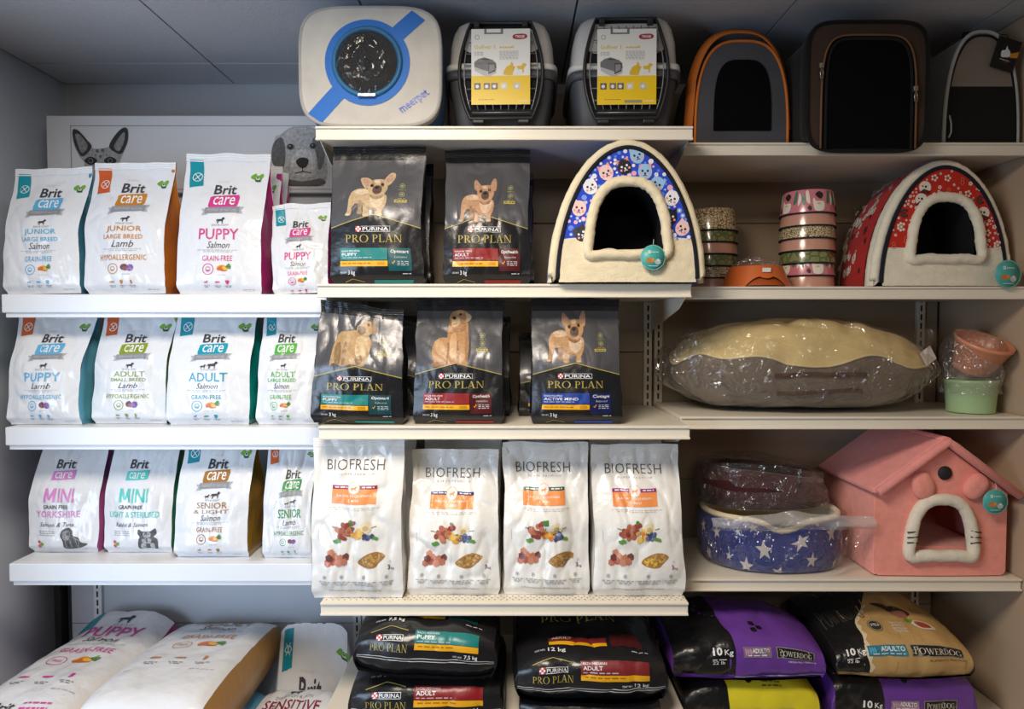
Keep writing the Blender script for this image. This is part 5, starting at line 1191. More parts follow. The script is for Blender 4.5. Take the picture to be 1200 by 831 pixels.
# ------------------------------------------------------------------ plush igloo beds
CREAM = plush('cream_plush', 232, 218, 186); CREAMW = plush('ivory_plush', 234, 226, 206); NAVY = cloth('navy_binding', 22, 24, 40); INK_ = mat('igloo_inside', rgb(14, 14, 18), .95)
TEALT = mat('tag_teal', rgb(70, 170, 166), .4)
def round_tag(root, loc, rad, rot=(0, 0, 0), cord=None):
    m_ = MB(); m_.lathe([(.0, -.0008), (rad, -.0008), (rad, .0008), (.0, .0008)], TEALT, 40)
    vs = []
    q = Print(1.)
    q.circ(.5, .5, .485, .02, ink(150, 205, 200), 1); q.rect(.30, .22, .40, .34, WH, 2); q.ell(.35, .27, .02, ink(200, 60, 60), 3); q.small(.43, .27, .74, WH, .03, 3)
    q.blob([(.22, .58), (.32, .50), (.46, .56), (.54, .60), (.50, .70), (.36, .68), (.26, .72)], ink(196, 130, 60), 2); q.ell(.5, .58, .06, ink(214, 150, 80), 3)
    q.blob([(.56, .66), (.66, .56), (.78, .60), (.80, .72), (.66, .78)], ink(176, 186, 190), 2); q.ell(.70, .60, .05, ink(210, 216, 216), 3); q.small(.3, .82, .7, WH, .02, 3)
    def S(x, y): return Vector(((x - .5)*2*rad, (.5 - y)*2*rad, .0009))
    lay_print(m_, q, lambda x, y: (S(x, y), Vector((0, 0, 1))), (2*rad, 2*rad), step=.05, lift=.0002, gap=.0001)
    m_.tube([(0, rad*.9, .001), (0, rad*1.25, .003), (.003, rad*1.45, -.006)], .0008, mat('tag_cord', rgb(220, 214, 200), .7), 5)
    return m_.build('hang_tag', root, loc=loc, rot=(PI/2 + rot[0], rot[1], rot[2]), fix=False)
def fuzzy(o, amp, seed=0., sc=60):
    for v in o.data.vertices: v.co += v.normal*(noise.noise(v.co*sc + Vector((seed, 0, 0)))*amp + noise.noise(v.co*sc*2.6)*amp*.5)
    return o
def igloo(label, loc, yaw, w, h, d, fabric, plushm, side_fabric, motif, band, tag_at, tag_r, binding, hole=(.49, .195, .70)):
    r = thing('pet_igloo_bed', label, 'pet bed', loc, (0, 0, math.radians(yaw)), 'plush igloo beds')
    P_ = 1.92; hw = w/2
    A = lambda y, k, kz=None: arch_ring(y, hw*k, h*(kz or k), P_, 72)
    b1 = MB(); b1.grid(lambda s, t: Vector(A(0, 1)[int(round(s*72))]) if False else Vector((sup(PI - PI*s, hw*(.955 + .045*math.sin(PI*min(1, t*1.2))**.5), 1, P_)[0], .004 + t*band, sup(PI - PI*s, 1, h*(.965 + .035*math.sin(PI*min(1, t*1.2))**.5), P_)[1])), 90, 10, plushm)
    b1.tube([Vector((x, .006, max(z, .0145))) for x, z in arch_pts(hw*.94, h*.966, P_, 72)], .0135, plushm, 12); fuzzy(b1.build('plush_band', r), .0016, 1)
    b2 = MB(); loft(b2, [A(band - .004, .985), A(band + .03, .99), A(d*.55, .975), A(d*.75, .95), A(d*.88, .88)], side_fabric, cap0=False, cap1=False)
    if motif == 'red':
        q = Print(.24)
        rnd = random.Random(5)
        for k in range(110):
            x, y = rnd.uniform(.045, .5), rnd.uniform(.05, .95); red_motif(q, x, y, rnd.uniform(.010, .019), rnd, k)
        def SS(x, y): t = PI - PI*x; yy = band + .01 + (d*.8 - band)*y; k = .992 - .03*y; a_, b_ = sup(t, hw*k, h*k, P_); return Vector((a_, yy, b_))
        nf = normal_of(SS)
        def NF(x, y):
            p, n = nf(x, y); o_ = Vector((p.x, 0, p.z - h*.2)); return p, (n if n.dot(o_) > 0 else -n)
        lay_print(b2, q, NF, (.95, d*.8), step=.02, lift=.0012, gap=.0002)
    b2.build('side_panel', r, fix=False if motif == 'red' else True)
    b3 = MB(); loft(b3, [A(d*.88 - .002, .885), A(d*.94, .87), A(d, .70)], plushm, cap0=False); b3.build('back_panel', r)
    pi_ = MB(); pi_.tube([Vector((x, -.008, max(z, .009))) for x, z in arch_pts(hw*.88, h*.938, P_, 72)], .006, binding, 8); pi_.build('binding', r)
    # front: fabric arch above, plush base below, with the opening cut out
    zs = h*.295; ox, oz0, oz1 = hw*hole[0], h*hole[1], h*hole[2]
    O = arch_pts(hw*.865, h*.925, P_, 90)
    Hh = [(x*(1 - .0), oz0 + z) for x, z in arch_pts(ox, oz1 - oz0, 2.6, 60)]
    dome = lambda x, z: -.010*max(0, 1 - (x/hw)**2)*max(0, min(1, (1.05 - z/h)))
    def panel(name, poly, m, extra=None):
        mb = MB(); q = Print(1.)
        X = lambda p: ((p[0] + hw)/w, (h - p[1])/h)
        q.poly([X(p) for p in poly], m, 0)
        S = lambda x, y: Vector((x*w - hw, dome(x*w - hw, h - y*h) - .007, h - y*h))
        lay_print(mb, q, normal_of(S), (w, h), step=.014, lift=0)
        if extra: lay_print(mb, extra, normal_of(S), (w, h), step=.014, lift=.0006, gap=.0003)
        return mb.build(name, r, fix=False)
    top = [p for p in O if p[1] >= zs]; tin = [p for p in Hh if p[1] >= zs]
    q = Print(h/w)
    def free(x, z, m=.02):
        m *= .85
        inside = (abs(x)/(hw*.865 - m))**P_ + (max(z, 0)/(h*.925 - m))**P_ < 1
        hole_ = (abs(x)/(ox + .008 + m*.55))**2.6 + (max(0, z - oz0)/(oz1 - oz0 + .008 + m*.55))**2.6 < 1
        return inside and not hole_ and z > zs + m*.6
    rnd = random.Random(11 if motif == 'red' else 4); placed = []
    for k in range(4000):
        big = k < 1500
        x, z = rnd.uniform(-hw, hw), rnd.uniform(zs, h); rad = (.0185 if motif == 'blue' else .016) if big else rnd.uniform(.003, .008)
        if not free(x, z, rad*(.75 if big else 1)) or any((x - a)**2 + (z - b)**2 < (rad + c)**2*(1.3 if big else 1.05) for a, b, c in placed): continue
        placed.append((x, z, rad)); fx, fy = (x + hw)/w, (h - z)/h; kk = len(placed)
        if motif == 'blue': blue_motif(q, fx, fy, rad/w, rnd, kk if big else -1)
        else: red_motif(q, fx, fy, rad/w*1.1, rnd, kk if big else -1)
        if len(placed) > 80: break
    panel('front_panel', top + tin[::-1], fabric, q)
    low = [p for p in O if p[1] < zs]; li = [p for p in Hh if p[1] < zs]
    Lo = [top[0]] + [p for p in low if p[0] < 0][::-1] + [p for p in low if p[0] > 0][::-1] + [top[-1]]
    inner = [tin[-1]] + [p for p in li if p[0] > 0] + [p for p in li if p[0] < 0] + [tin[0]]
    fuzzy(panel('base_panel', Lo + inner, plushm), .0012, 3)
    # thick plush rim of the opening
    t_ = MB(); loop = [Vector((x, dome(x, z) - .011, z)) for x, z in smooth_loop([Hh[0]] + [Hh[i] for i in range(4, 60, 4)] + [Hh[-1], (ox*.5, oz0), (0, oz0 - .002), (-ox*.5, oz0)], 5)]
    t_.tube(loop, .0138, plushm, 16, closed=True); fuzzy(t_.build('opening_rim', r), .0026, 7, 90)
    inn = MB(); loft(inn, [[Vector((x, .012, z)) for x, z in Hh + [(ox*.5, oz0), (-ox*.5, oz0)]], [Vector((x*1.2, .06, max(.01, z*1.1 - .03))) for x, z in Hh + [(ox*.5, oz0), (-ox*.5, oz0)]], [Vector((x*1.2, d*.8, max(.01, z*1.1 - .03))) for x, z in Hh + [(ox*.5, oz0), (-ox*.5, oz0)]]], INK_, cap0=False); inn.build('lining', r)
    round_tag(r, (tag_at[0], -.034 if motif == 'blue' else -.060, tag_at[1]), tag_r, (0, 0, .08))
    return r
def blue_motif(q, x, y, s, rnd, k):
    W_1, B1, B2, PK = ink(232, 232, 238), ink(24, 24, 40), ink(150, 190, 226), ink(236, 150, 150)
    if k < 0:
        c = rnd.choice([ink(120, 150, 230), ink(226, 170, 200), W_1, ink(90, 130, 226)]); q.ell(x, y, s, c, 2, n=10)
        if rnd.random() < .5: q.ell(x, y, s*.5, ink(226, 226, 240), 3, n=8)
        return
    a = rnd.uniform(-.6, .6); c = [W_1, B1, ink(236, 200, 196), B2][k % 4]
    q.ell(x, y, s, c, 2, ry=s*1.12, rot=a); ca, sa = math.cos(a), math.sin(a)
    def pt(dx, dy): return (x + (dx*ca - dy*sa)*s, y + (dx*sa + dy*ca)*s/q.asp)
    for sx in (-1, 1): q.poly([pt(sx*.9, -.45), pt(sx*.85, -1.3), pt(sx*.3, -1.0)], c if k % 3 else PK, 2)
    e = W_1 if k % 4 == 1 else B1
    for sx in (-1, 1): p = pt(sx*.38, -.1); q.ell(p[0], p[1], s*.17, e, 4, n=8); p = pt(sx*.6, .35); q.ell(p[0], p[1], s*.18, PK, 3, n=8)
    p = pt(0, .25); q.ell(p[0], p[1], s*.14, e, 4, n=8); q.line([pt(-.25, .6), pt(0, .45), pt(.25, .6)], s*.12, e, 4)
def red_motif(q, x, y, s, rnd, k):
    W_1 = ink(232, 222, 210); BRN_ = ink(84, 34, 26); c = k % 4 if k >= 0 else 9
    if c == 0:
        q.ell(x, y, s, W_1, 2); q.ell(x + s*.1, y - s*.1, s*.2, ink(40, 34, 34), 3, n=8); q.ell(x - s*.4, y - s*.2, s*.14, ink(40, 34, 34), 3, n=8); q.poly([(x - s, y + s*1.0), (x - s*.2, y + s*.3), (x + s, y + s*.8), (x + s*.6, y + s*1.3)], BRN_, 3)
    elif c == 2:
        for j in range(7): a = j*.9; q.ell(x + s*.55*math.cos(a)*(j > 0), y + s*.55*math.sin(a)*(j > 0)/q.asp, s*.24, W_1 if k % 8 == 2 else ink(60, 50, 50), 2, n=8)
    elif c == 1:
        for j in range(5): a = j*1.257; q.ell(x + s*.4*math.cos(a), y + s*.4*math.sin(a)/q.asp, s*.2, W_1, 2, n=8)
    elif c == 3: q.circ(x, y - s*.3, s*.3, s*.1, ink(226, 120, 96), 2, 10); q.circ(x, y + s*.3, s*.35, s*.1, ink(226, 120, 96), 2, 10)
    else:
        for j in range(5): a = j*1.257; q.ell(x + s*.5*math.cos(a), y + s*.5*math.sin(a)/q.asp, s*.32, W_1, 2, n=7)
FB = cloth('royal_blue_fabric', 44, 74, 196); FR = cloth('red_fabric', 196, 44, 30); FRS = cloth('red_side_fabric', 176, 34, 30)
a, b = at(642, 320, 1.82), at(826, 320, 1.82); hB = min(at(733, 160, 1.81).z, ZCS[0] - .041) - C2
# the right part of the blue bed reaches over the shelf end
igloo('blue igloo bed printed with cat faces, its opening rimmed in cream, beside black bags', ((a.x + b.x)/2, 1.812, C2 + .003), 0, b.x - a.x, hB, .30, FB, CREAM, FB, 'blue', .05, (.062, .062), .033, NAVY)
p = at(1128, 335, 1.95); hR = ZRS[0] - .042 - ZRS[1]
igloo('red igloo bed printed with snowmen and flowers, its opening rimmed in ivory', (1.245, 1.985, ZRS[1] + .004), 1.5, .415, hR, .26, FR, CREAMW, FRS, 'red', .05, (.150, .030), .040, NAVY, hole=(.49, .215, .70))

# ------------------------------------------------------------------ bowls
RUB = mat('rubber_black', rgb(24, 22, 22), .6)
def pat(name, c1, c2, scale, rough=.22):
    if name in MATS: return MATS[name]
    m, nt, b = base_mat(name); b.inputs['Roughness'].default_value = rough; b.inputs['Coat Weight'].default_value = .5
    tc = nt.nodes.new('ShaderNodeTexCoord'); t = nt.nodes.new('ShaderNodeTexVoronoi'); t.feature = 'DISTANCE_TO_EDGE'; t.inputs['Scale'].default_value = scale
    nt.links.new(tc.outputs['Object'], t.inputs['Vector']); r = nt.nodes.new('ShaderNodeValToRGB'); r.color_ramp.interpolation = 'CONSTANT'
    r.color_ramp.elements[0].color = rgb(*c1); r.color_ramp.elements[1].color = rgb(*c2); r.color_ramp.elements[1].position = .09
    nt.links.new(t.outputs['Distance'], r.inputs['Fac']); nt.links.new(r.outputs['Color'], b.inputs['Base Color']); MATS[name] = m; return m
def glaze(name, r, g_, b): return mat(name, rgb(r, g_, b), .22, coat=.5)
PINKB, ROSEB, GREENB, BEIGEB = glaze('bowl_pink', 214, 128, 140), glaze('bowl_rose', 206, 152, 132), pat('bowl_green', (92, 104, 66), (134, 134, 84), 40), glaze('bowl_beige', 196, 168, 138)
SPK = pat('bowl_speckled', (96, 74, 48), (214, 196, 158), 150); ZIG = pat('bowl_zigzag', (112, 88, 58), (206, 188, 152), 110)
STEEL = mat('bowl_steel', rgb(200, 200, 200), .2, .9)
def bowl_thing(loc, m, label, group, motif=None, rz=0.):
    r = thing('pet_bowl', label, 'pet bowl', loc, (0, 0, rz), group)
    b = MB(); H_ = .073
    b.lathe([(.0795, .003), (.0815, .003), (.0815, .0035), (.0725, H_ - .004), (.0715, H_ - .001), (.070, H_), (.0685, H_ - .001), (.0690, H_ - .004), (.0775, .006), (.0795, .003)], m, 56)
    if motif:
        q = Print(.14)
        def S(x, y): t = -PI/2 + (x - .5)*2*PI; R = .0818 - .0088*(1 - y); return Vector((R*math.cos(t), R*math.sin(t), .0035 + (H_ - .008)*(1 - y)))
        motif(q); lay_print(b, q, normal_of(S), (.5, .07), step=.006, lift=.0003, gap=.00012)
    b.build('body', r, fix=False if motif else True)
    f = MB(); f.lathe([(.0792, 0), (.0830, .0), (.0835, .002), (.0825, .0042), (.0792, .0042)], RUB, 56); f.build('rubber_ring', r)
    n = MB(); n.lathe([(.0684, H_ - .002), (.060, H_ - .022), (.045, H_ - .030), (.001, H_ - .031)], STEEL, 48); n.build('inner_dish', r)
    return r
def llama(q):
    W1, G1_, D1 = ink(236, 226, 210), ink(70, 120, 104), ink(46, 44, 40)
    for x in (.10, .3, .5, .7, .9):
        q.blob([(x - .03, .75), (x - .035, .5), (x - .028, .35), (x - .015, .5), (x + .03, .52), (x + .035, .75), (x + .02, .95), (x - .02, .95)], W1, 2); q.ell(x, .62, .012, ink(206, 190, 120), 3, ry=.006)
        q.blob([(x - .02, .2), (x + .005, .05), (x + .03, .2), (x + .01, .4)], D1, 2)
        for s_ in (-1, 1): q.blob([(x + s_*.06, .05), (x + s_*.075, .05), (x + s_*.07, .5), (x + s_*.05, .6)], G1_ if s_ > 0 else W1, 2); q.blob([(x + s_*.085, .1), (x + s_*.1, .4), (x + s_*.08, .7)], W1 if s_ > 0 else G1_, 2)
        q.blob([(x - .065, .8), (x - .05, .7), (x - .04, .85), (x - .05, .95)], D1, 2)
GB_ = 'pet bowls in the stack beside the red igloo bed'; GB2_ = 'pet bowls in the stack beside the blue igloo bed'
zr = ZRS[1]; cpos = at(945, 330, 2.13); cpos2 = at(833, 330, 2.225)
seq = [(ROSEB, 'rose bowl at the bottom of the tall stack beside the red igloo bed', None), (PINKB, 'pink patterned bowl, second from the bottom of the tall stack', llama), (GREENB, 'olive green patterned bowl, third from the bottom of the tall stack', None), (ROSEB, 'plain rose bowl just above the olive green one in the tall stack', None),
       (SPK, 'speckled cream bowl, third from the top of the tall stack', None), (ROSEB, 'plain rose bowl just under the top bowl of the tall stack', None), (PINKB, 'pink llama bowl on top of the tall stack beside the red igloo bed', llama)]
for i, (m, lab, mo) in enumerate(seq): bowl_thing((cpos.x, 2.13, zr + .001 + .0375*i), m, lab, GB_, mo, .3*i*(mo is None))
seq2 = [(ROSEB, 'rose bowl at the bottom of the stack half hidden by the blue igloo bed'), (SPK, 'speckled bowl, second from the bottom of the stack half hidden by the blue igloo bed'), (GREENB, 'olive bowl in the middle of the stack half hidden by the blue igloo bed'), (ROSEB, 'rose bowl, third from the top of the stack half hidden by the blue igloo'), (GREENB, 'green bowl just under the zigzag patterned top bowl'), (ZIG, 'cream zigzag patterned bowl on top of the stack by the blue igloo bed')]
for i, (m, lab) in enumerate(seq2): bowl_thing((cpos2.x, 2.225, zr + .001 + .0375*i), m, lab, GB2_)
# orange bowl with arched cut-outs
p = at(886, 330, 2.05)
r = thing('pet_bowl', 'low orange plastic bowl with arched cut-outs, wrapped in clear film', 'pet bowl', (p.x, 2.055, zr + .001))
ORB = mat('orange_plastic', rgb(206, 104, 48), .35, coat=.2); Hb = .062
def ob(s, t):
    th = 2*PI*s - PI/2; ph = ((s*3 + .5) % 1) - .5
    zb = .030*max(0, 1 - (abs(ph)/.30)**3) - .006*max(0, 1 - (abs(ph)/.10)**2) if abs(ph) < .30 else 0
    z = zb + (Hb - zb)*t; R = .102 - .026*(z/Hb); return Vector((R*math.cos(th), R*math.sin(th), max(0, z)))
m_ = MB(); m_.grid(ob, 120, 8, ORB, wrap_u=True)
m_.lathe([(.076, Hb), (.074, Hb + .002), (.071, Hb + .001), (.062, Hb - .022), (.045, Hb - .032), (.001, Hb - .033)], ORB, 60)
m_.lathe([(.094, .004), (.074, .040), (.06, .03), (.001, .028)], mat('orange_inside', rgb(176, 84, 36), .5), 60)
m_.build('body', r)
m_ = MB(); m_.bbox(-.012, .012, -.0895, -.0885, .042, .054, CARD, .0003, Matrix.Rotation(.0, 4, 'Z')); m_.build('price_sticker', r)
def wr(s, t): th = 2*PI*s; R = .075*(1 - t*.75)*(1 + .06*nz(s*9, t*4)); return Vector((R*math.cos(th), R*math.sin(th), Hb + .003 + .028*t + .008*nz(s*14, t*6, 3)))
m_ = MB(); m_.grid(wr, 60, 8, clear_wrap('bowl_wrap', .2, .1, 40), wrap_u=True); m_.build('plastic_wrap', r)

# ------------------------------------------------------------------ big cushion in clear plastic
z3 = ZRS[2]; a, b = at(792, 450, 2.06), at(1098, 450, 2.06); cw = (b.x - a.x)/2; ch = .285
r = thing('pet_cushion', 'big cushion with cream top and grey brown base, wrapped in clear plastic', 'pet bed', ((a.x + b.x)/2, 2.125, z3 + .006))
GB = cloth('taupe_fabric', 118, 104, 90); YC_ = cloth('cream_fleece', 226, 200, 140, .95); YP = cloth('cream_piping', 232, 214, 160)
def cush(th, ph, k=1.):
    """th around, ph -1 bottom .. 1 top"""
    c, s = math.cos(th), math.sin(th); q = abs(math.cos(ph*PI/2))**.55
    ux = math.copysign(abs(c)**.85, c); uy = math.copysign(abs(s)**.85, s)
    x, y = cw*k*q*ux, .172*k*q*uy
    sl = (.5 - .5*x/cw)*.0
    zz = .135 + .135*math.sin(ph*PI/2)*(1 if ph < 0 else 1.06) + .010*nz(x*7, y*7, ph*2) - .055*max(0, x/cw)**2*(ph > -.2)*max(0, ph + .2) - .03*max(0, -x/cw)**2*max(0, ph)
    rg = max(0, 1 - abs(nz(x*5 + 2, y*9, 3.3))*3)**2 + .7*max(0, 1 - abs(nz(x*9, y*6 + zz*9, 8.1))*3)**2
    zz -= .009*rg*max(0, ph + .4)*k; y2 = .006*rg*(ph < .4)*(1 if y < 0 else 0)
    return Vector((x, y + .008*nz(x*9, ph*3, 4) + y2, max(.003, zz)))
bd_ = lambda th: .10 + .07*math.sin(th*5 + 1) + .05*math.sin(th*9) + .10*math.cos(th + PI)*.5
m_ = MB(); m_.grid(lambda s, t: cush(2*PI*s, -1 + (bd_(2*PI*s) + 1)*t), 110, 16, GB, wrap_u=True); m_.build('base_cover', r)
m_ = MB(); m_.grid(lambda s, t: cush(2*PI*s, bd_(2*PI*s) + (1 - bd_(2*PI*s))*t, 1.005), 110, 18, YC_, wrap_u=True); m_.build('fleece_top', r)
m_ = MB(); m_.tube([cush(2*PI*i/110, bd_(2*PI*i/110), 1.012) for i in range(110)], .0035, YP, 6, closed=True); m_.build('piping', r)
m_ = MB()
for dz in (-.10, -.36):
    ribbon(m_, [cush(-PI/2 + q, dz, 1.02) for q in [-.28 + .04*i for i in range(15)]], .012, .003, cloth('brown_strap', 78, 44, 26), Vector((0, 0, 1)))
m_.build('handle', r)
WRAP = clear_wrap('cushion_wrap', .085, .03, 12)
def wrapc(s, t):
    th = 2*PI*s; p = cush(th, -1 + 2*t, 1.045); c = math.cos(th)
    e = max(0, abs(c) - .80)/.20; f = math.sin(PI*t)
    p.x *= 1 + (.085 if c < 0 else .015)*e*e*f; rg_ = (1 - abs(nz(p.x*9, p.z*13 + p.y*8, 5))*2.5); p.x += .01*nz(p.z*20, p.y*16, 1); p.y -= (.004 + .012*max(0, rg_)**2)*f; p.z = max(.001, p.z + .010*nz(p.x*12, p.y*12, 9)*f + (.004 if t > .5 else 0))
    p.y = min(p.y, .195); return p
m_ = MB(); m_.grid(wrapc, 170, 54, WRAP, wrap_u=True)
for sx in (-1, 1):   # the flat sealed corners of the plastic
    def cr(s, t): y = -.15 + .06*s; z0 = .075 + .17*t; e = 1 - abs(2*t - (1.1 if sx < 0 else 1.25)); e = max(0, e); return Vector((sx*(cw*(.86 + .02*math.sin(t*9)) + (.075 if sx < 0 else .014)*s*e), -.125 + .10*s + .014*nz(s*5, t*6, sx), z0))
    m_.grid(cr, 14, 18, WRAP)
m_.build('plastic_wrap', r)
m_ = MB(); M_ = Matrix.Translation(cush(-.50, .22, 1.06) + Vector((-.02, -.012, 0))) @ Matrix.Rotation(math.radians(-28), 4, 'Y') @ Matrix.Rotation(math.radians(24), 4, 'Z')
m_.bbox(-.026, .026, -.0006, .0006, -.022, .022, CARD, .0003, M_); m_.build('paper_label', r)

# ------------------------------------------------------------------ two pots in a plastic bag
p = at(1137, 480, 2.045)
GRP = mat('green_pot', rgb(166, 196, 148), .35, coat=.2); SAL = mat('salmon_pot', rgb(214, 140, 106), .35, coat=.2)
def pot(loc, rot, m, label, R0, R1, H_):
    r = thing('pet_bowl', label, 'pet bowl', loc, rot)
    b = MB(); b.lathe([(.001, 0), (R0, 0), (R0 + .001, .003), (R1, H_ - .012), (R1 + .003, H_ - .010), (R1 + .003, H_), (R1 - .001, H_), (R1 - .003, H_ - .012), (R0 - .004, .012), (.001, .010)], m, 56); b.build('body', r)
    return r
g_ = pot((p.x, 2.045, z3 + .002), (0, 0, 0), GRP, 'pale green pot standing at the right end of the third right shelf', .062, .069, .098)
s_ = pot((p.x + .002, 2.05, z3 + .128), (math.radians(24), math.radians(8), 0), SAL, 'salmon coloured pot tipped over on the pale green pot', .050, .076, .098)
def wp(s, t):
    th = 2*PI*s; z = .06 + .19*t; R = .080 + .010*nz(s*8, t*5, 2) - .03*max(0, t - .72) ; tw = max(0, t - .85)/.15
    return Vector((R*math.cos(th)*(1 - .55*tw) - .02*tw, R*math.sin(th)*(1 - .85*tw), z))
m_ = MB(); m_.grid(lambda s, t: wp(s, t) - Vector((.002, .005, .128)), 70, 26, clear_wrap('pot_wrap', .12, .05, 16), wrap_u=True); o = m_.build('plastic_wrap', s_)
o.rotation_euler = Matrix.Rotation(0, 3, 'X').to_euler()
o.matrix_parent_inverse = (Matrix.LocRotScale(Vector((0, 0, 0)), s_.rotation_euler, None)).inverted()

# ------------------------------------------------------------------ star bed, maroon bed, pink house
z4 = ZRS[3]; pc = at(900, 640, 2.125); RX, RY = .215, .165
def oval(R, z, th, ex=2.3): x, y = sup(th, RX*R, RY*R, ex); return Vector((x, y, z))
NV = cloth('star_blue_fabric', 42, 56, 134); STAR = cloth('star_white', 214, 208, 204)
r = thing('pet_bed', 'oval blue bed with white stars, wrapped in clear plastic', 'pet bed', (pc.x, 2.128, z4 + .003))
dip = lambda th: -.030*max(0, math.cos(th + PI/2 + .06))**40
prof = [(.90, .0), (.955, .012), (.995, .05), (1.0, .09), (.99, .125), (.965, .148), (.94, .158)]
def outer(s, t):
    th = 2*PI*s; i = min(5, int(t*6)); f = t*6 - i; R = prof[i][0]*(1 - f) + prof[i + 1][0]*f; z = prof[i][1]*(1 - f) + prof[i + 1][1]*f
    return oval(R, z*(1 + dip(th)/.158), th)
m_ = MB(); m_.grid(outer, 96, 24, NV, wrap_u=True)
q = Print(.13)
rnd = random.Random(8); ST = [(.335, .42, .020), (.372, .70, .013), (.395, .36, .012), (.415, .80, .026), (.43, .25, .02), (.455, .55, .028), (.485, .86, .022), (.52, .42, .028), (.545, .70, .022), (.56, .18, .012), (.60, .38, .026), (.625, .80, .015), (.66, .55, .024), (.69, .3, .014), (.70, .85, .02), (.30, .75, .02), (.275, .4, .022), (.745, .5, .02), (.578, .05, .02), (.36, .12, .02)]
def star(q, x, y, s, m, rot):
    P = []
    for j in range(10):
        a = rot + j*PI/5; rr_ = s if j % 2 == 0 else s*.42; P.append((x + rr_*math.sin(a), y - rr_*math.cos(a)/q.asp))
    q.poly(P, m, 2)
for x, y, s in ST: star(q, x, y, s*.66, STAR, rnd.uniform(-.3, .3))
lay_print(m_, q, normal_of(lambda x, y: outer((x + .25) % 1.0, 1 - y)), (1.3, .17), step=.012, lift=.0009); m_.build('wall', r, fix=False)
m_ = MB(); m_.tube([oval(.93, .156 + dip(2*PI*i/96), 2*PI*i/96) for i in range(96)], .009, CREAM, 10, closed=True); fuzzy(m_.build('plush_rim', r), .0012)
m_ = MB(); m_.grid(lambda s, t: oval(.92 - .14*t, .156 + dip(2*PI*s)*(1 - t) - .12*t, 2*PI*s), 96, 8, CREAM, wrap_u=True); m_.grid(lambda s, t: oval(.78*(1 - t) + .01, .036, 2*PI*s), 96, 3, CREAM, wrap_u=True); m_.build('inner_cushion', r)
W2 = clear_wrap('bed_wrap', .085, .03, 13); W3 = clear_wrap('bed_wrap_fold', .12, .34, 18)
def w1(s, t):
    th = 2*PI*s; p = outer(s, t*.93); k = 1.03 + .03*max(0, 1 - abs(nz(s*14, t*4, 1))*2.6)**2
    x = p.x*k; e = max(0, math.cos(th + .35) - .72)/.28
    return Vector((x + .012*e*t, max(-.18, p.y*k), max(.001, p.z*1.0 + .003)))
m_ = MB(); m_.grid(w1, 130, 24, W2, wrap_u=True); m_.build('plastic_wrap', r)
def fold(s, t):   # the loose mouth of the bag, folded back as a band across the bed
    x = -.232 + .468*s; y = -.176 - .006*t + .014*nz(s*6, t*2, 3); z = .136 + .052*t*(1 - .25*abs(2*s - 1)) + .010*nz(s*5, t, 8) + .004*(s - .3)
    return Vector((x, y - .02*math.sin(PI*t), z))
m_ = MB(); m_.grid(fold, 60, 10, W3); m_.build('bag_fold', r)
def skirt(s, t): a_ = fold(1 - .16*(1 - s), 0); b_ = Vector((RX*(.55 + .45*s)*.98, -.165*(1 - .5*s), .006)); p = a_*(1 - t) + b_*t; p.y -= .014 + .012*nz(s*5, t*6, 4); return p
m_ = MB(); m_.grid(skirt, 14, 20, W2); m_.build('bag_side', r)
# maroon bed behind and above, in its own bag
r2 = thing('pet_bed', 'maroon bed in a clear plastic bag, stacked on the blue star bed', 'pet bed', (pc.x - .010, 2.178, z4 + .172))
MAR = plush('maroon_plush', 66, 30, 32); MX, MY = .203, .138
def mo(s, t):
    th = 2*PI*s; prof = [(.92, 0), (1.0, .02), (1.0, .06), (.93, .095), (.80, .108), (.70, .08), (.68, .05), (.01, .045)]
    i = min(6, int(t*7)); f = t*7 - i; R = prof[i][0]*(1 - f) + prof[i + 1][0]*f; z = prof[i][1]*(1 - f) + prof[i + 1][1]*f
    x, y = sup(th, MX*R, MY*R, 2.5); return Vector((x, y, max(0, z) + (.01*nz(s*6, t*3) if t > .05 else 0) - .02*x/MX*(t > .15)))
m_ = MB(); m_.grid(mo, 80, 42, MAR, wrap_u=True); m_.build('body', r2)
def w2(s, t):
    th = 2*PI*s; k = (1.045 - .10*t + .05*nz(s*9, t*5, 6)); x, y = sup(th, MX*k, MY*k, 2.6)
    return Vector((min(.212, x), max(-.16, min(y, .146)), .001 + .135*t + .016*nz(s*8, t*3, 2)*t - .05*max(0, x/MX)**2*t))
m_ = MB(); m_.grid(w2, 90, 18, W2, wrap_u=True); m_.grid(lambda s, t: w2(s, 1)*(1 - t) + Vector((.0, 0, .135))*t, 90, 6, W2, wrap_u=True); m_.build('plastic_wrap', r2)

# pink plush house
PK = plush('pink_plush', 246, 160, 146); PKR = plush('pink_roof_plush', 240, 154, 146); WHP = plush('white_plush', 232, 224, 206)
a, b = at(1026, 670, 1.955), at(1181, 670, 1.955); w = b.x - a.x; hw = w/2; he = at(1100, 580, 1.955).z - z4; ha = at(1106, 523, 1.955).z - z4; d = .325
r = thing('pet_house', 'pink plush house bed with gabled roof, white rimmed door and round black nose', 'pet bed', ((a.x + b.x)/2, 1.965, z4 + .003))
ox, oz0, oz1 = hw*.47, .062, .226
Hh = [(x - .004, oz0 + z) for x, z in arch_pts(ox, oz1 - oz0, 2.7, 48)]
out = [(-hw, .012), (-hw + .012, 0), (hw - .012, 0), (hw, .012), (hw, he), (0.0, ha), (-hw, he)]
wall = MB(); q = Print(1.)
S = lambda x, y: Vector((x*w - hw, -.004*(1 - (2*x - 1)**2), ha - y*ha))
X = lambda p: ((p[0] + hw)/w, (ha - p[1])/ha)
o2 = [X(p) for p in out]; hh = [X(p) for p in Hh]
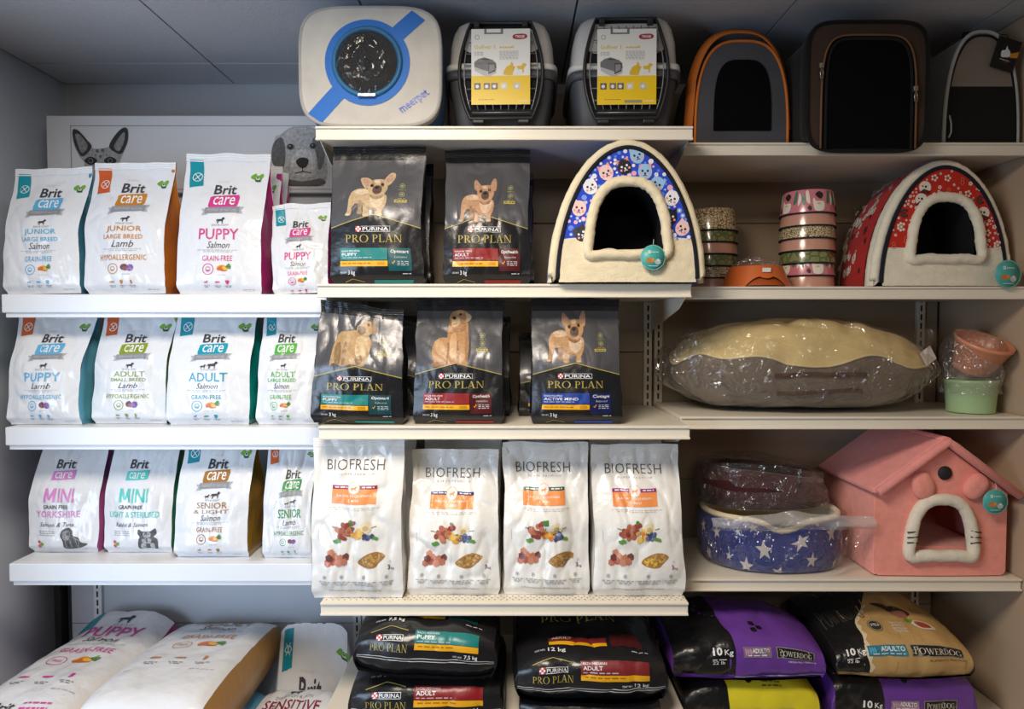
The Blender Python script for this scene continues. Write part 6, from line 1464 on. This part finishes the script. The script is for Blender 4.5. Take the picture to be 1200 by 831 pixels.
left = [o2[1], o2[0], o2[6], o2[5]] + hh[:25][::-1]; left = [o2[6], o2[5]] + [hh[24 - i] for i in range(25)] + [((hh[0][0] + hh[-1][0])/2, hh[0][1])] + [(.5, 1), o2[1], o2[0]]
right = [o2[5], o2[4], o2[3], o2[2], (.5, 1), ((hh[0][0] + hh[-1][0])/2, hh[0][1])] + [hh[48 - i] for i in range(25)]
q.poly(left, PK, 0); q.poly(right, PK, 0)
lay_print(wall, q, normal_of(S), (w, ha), step=.016, lift=0)
wall.build('front_wall', r, fix=False)
bdy = MB()
for sx in (-1, 1): bdy.bbox(sx*hw - .012*(sx > 0), sx*hw + .012*(sx < 0), .001, d, 0, he, PK, .005)
bdy.bbox(-hw, hw, d - .015, d, 0, he, PK, .005); bdy.bbox(-hw + .01, hw - .01, .002, d - .01, 0, .022, PK, .005)
bdy.prism([(-hw, he - .002), (hw, he - .002), (0, ha)], d - .014, d, PK); bdy.build('side_walls', r)
cu = MB(); cu.bbox(-hw + .02, hw - .02, .012, d - .02, .022, .075, PK, .02); fuzzy(cu.build('cushion', r), .002, 1, 30)
ro = MB(); th_ = .020
al = math.atan2(ha - he, hw)
for sx in (-1, 1):
    ov = .030 if sx > 0 else .012
    L_ = hw/math.cos(al) + ov
    M_ = Matrix.Translation((0, 0, ha + .004)) @ Matrix.Rotation(sx*al, 4, 'Y')
    x0, x1 = (0, L_) if sx > 0 else (-L_, 0)
    ro.bbox(x0, x1, -.024, d + .01, 0, th_, PKR, .009, M_)
ro.tube([(0, -.022, ha + .010), (0, d + .008, ha + .010)], .0155, PKR, 14)
Lr = hw/math.cos(al) + .022; Ll = hw/math.cos(al) + .008
ro.tube([(-Ll*math.cos(al), -.026, ha + .012 - Ll*math.sin(al)), (-.02, -.026, ha + .013 - .02*math.tan(al)), (0, -.026, ha + .012), (.02, -.026, ha + .013 - .02*math.tan(al)), (Lr*math.cos(al), -.026, ha + .012 - Lr*math.sin(al))], .0125, PKR, 12)
ro.build('roof', r)
t_ = MB(); loop = [Vector((x, -.012, z)) for x, z in smooth_loop([Hh[0]] + [Hh[i] for i in range(4, 48, 4)] + [Hh[-1], (ox*.5, oz0), (-.004, oz0 - .001), (-ox*.5, oz0)], 5)]
t_.tube(loop, .0170, WHP, 16, closed=True); fuzzy(t_.build('door_rim', r), .002, 7, 70)
wk = MB()
for sx in (-1, 1):
    for j in range(3):
        z = .105 + .015*j; x = sx*(ox + .002) - .004; wk.tube([(x - sx*.016, -.0245, z + .004*(j - 1)), (x, -.0285, z), (x + sx*.014, -.0245, z - .002)], .0022, mat('whisker_grey', rgb(66, 70, 76), .8), 6)
wk.build('whiskers', r)
n_ = MB(); n_.lathe([(.0205*math.cos(q_), .010*math.sin(q_)) for q_ in [i*PI/2/8 for i in range(9)]], mat('nose_black', rgb(24, 26, 34), .7, bump=(300, .4, .003, 2)), 28)
zn = at(1111, 556, 1.955).z - z4
n_.build('nose', r, loc=(.005, -.006, zn), rot=(PI/2, 0, 0))
for sx, (u, v) in ((-1, (1081, 569)), (1, (1143, 570))):
    p = at(u, v, 1.955); e = MB(); rg = []
    for y, k in ((.0, .8), (-.006, 1.), (-.013, .95), (-.019, .72), (-.021, .4), (-.0215, .05)): rg.append([Vector((sup(t, .032*k, 1, 2.4)[0], y, sup(t, 1, .040*k, 2.4)[1])) for t in TH(28)])
    loft(e, rg, PK, cap0=False); fuzzy(e.build('ear', r, loc=(p.x - r.location.x, -.004, p.z - r.location.z), rot=(0, math.radians(-18 if sx < 0 else 38), 0)), .001, 2, 60)
p = at(1166, 588, 1.93); round_tag(r, (p.x - r.location.x, -.036, p.z - r.location.z), .036)
link_all()
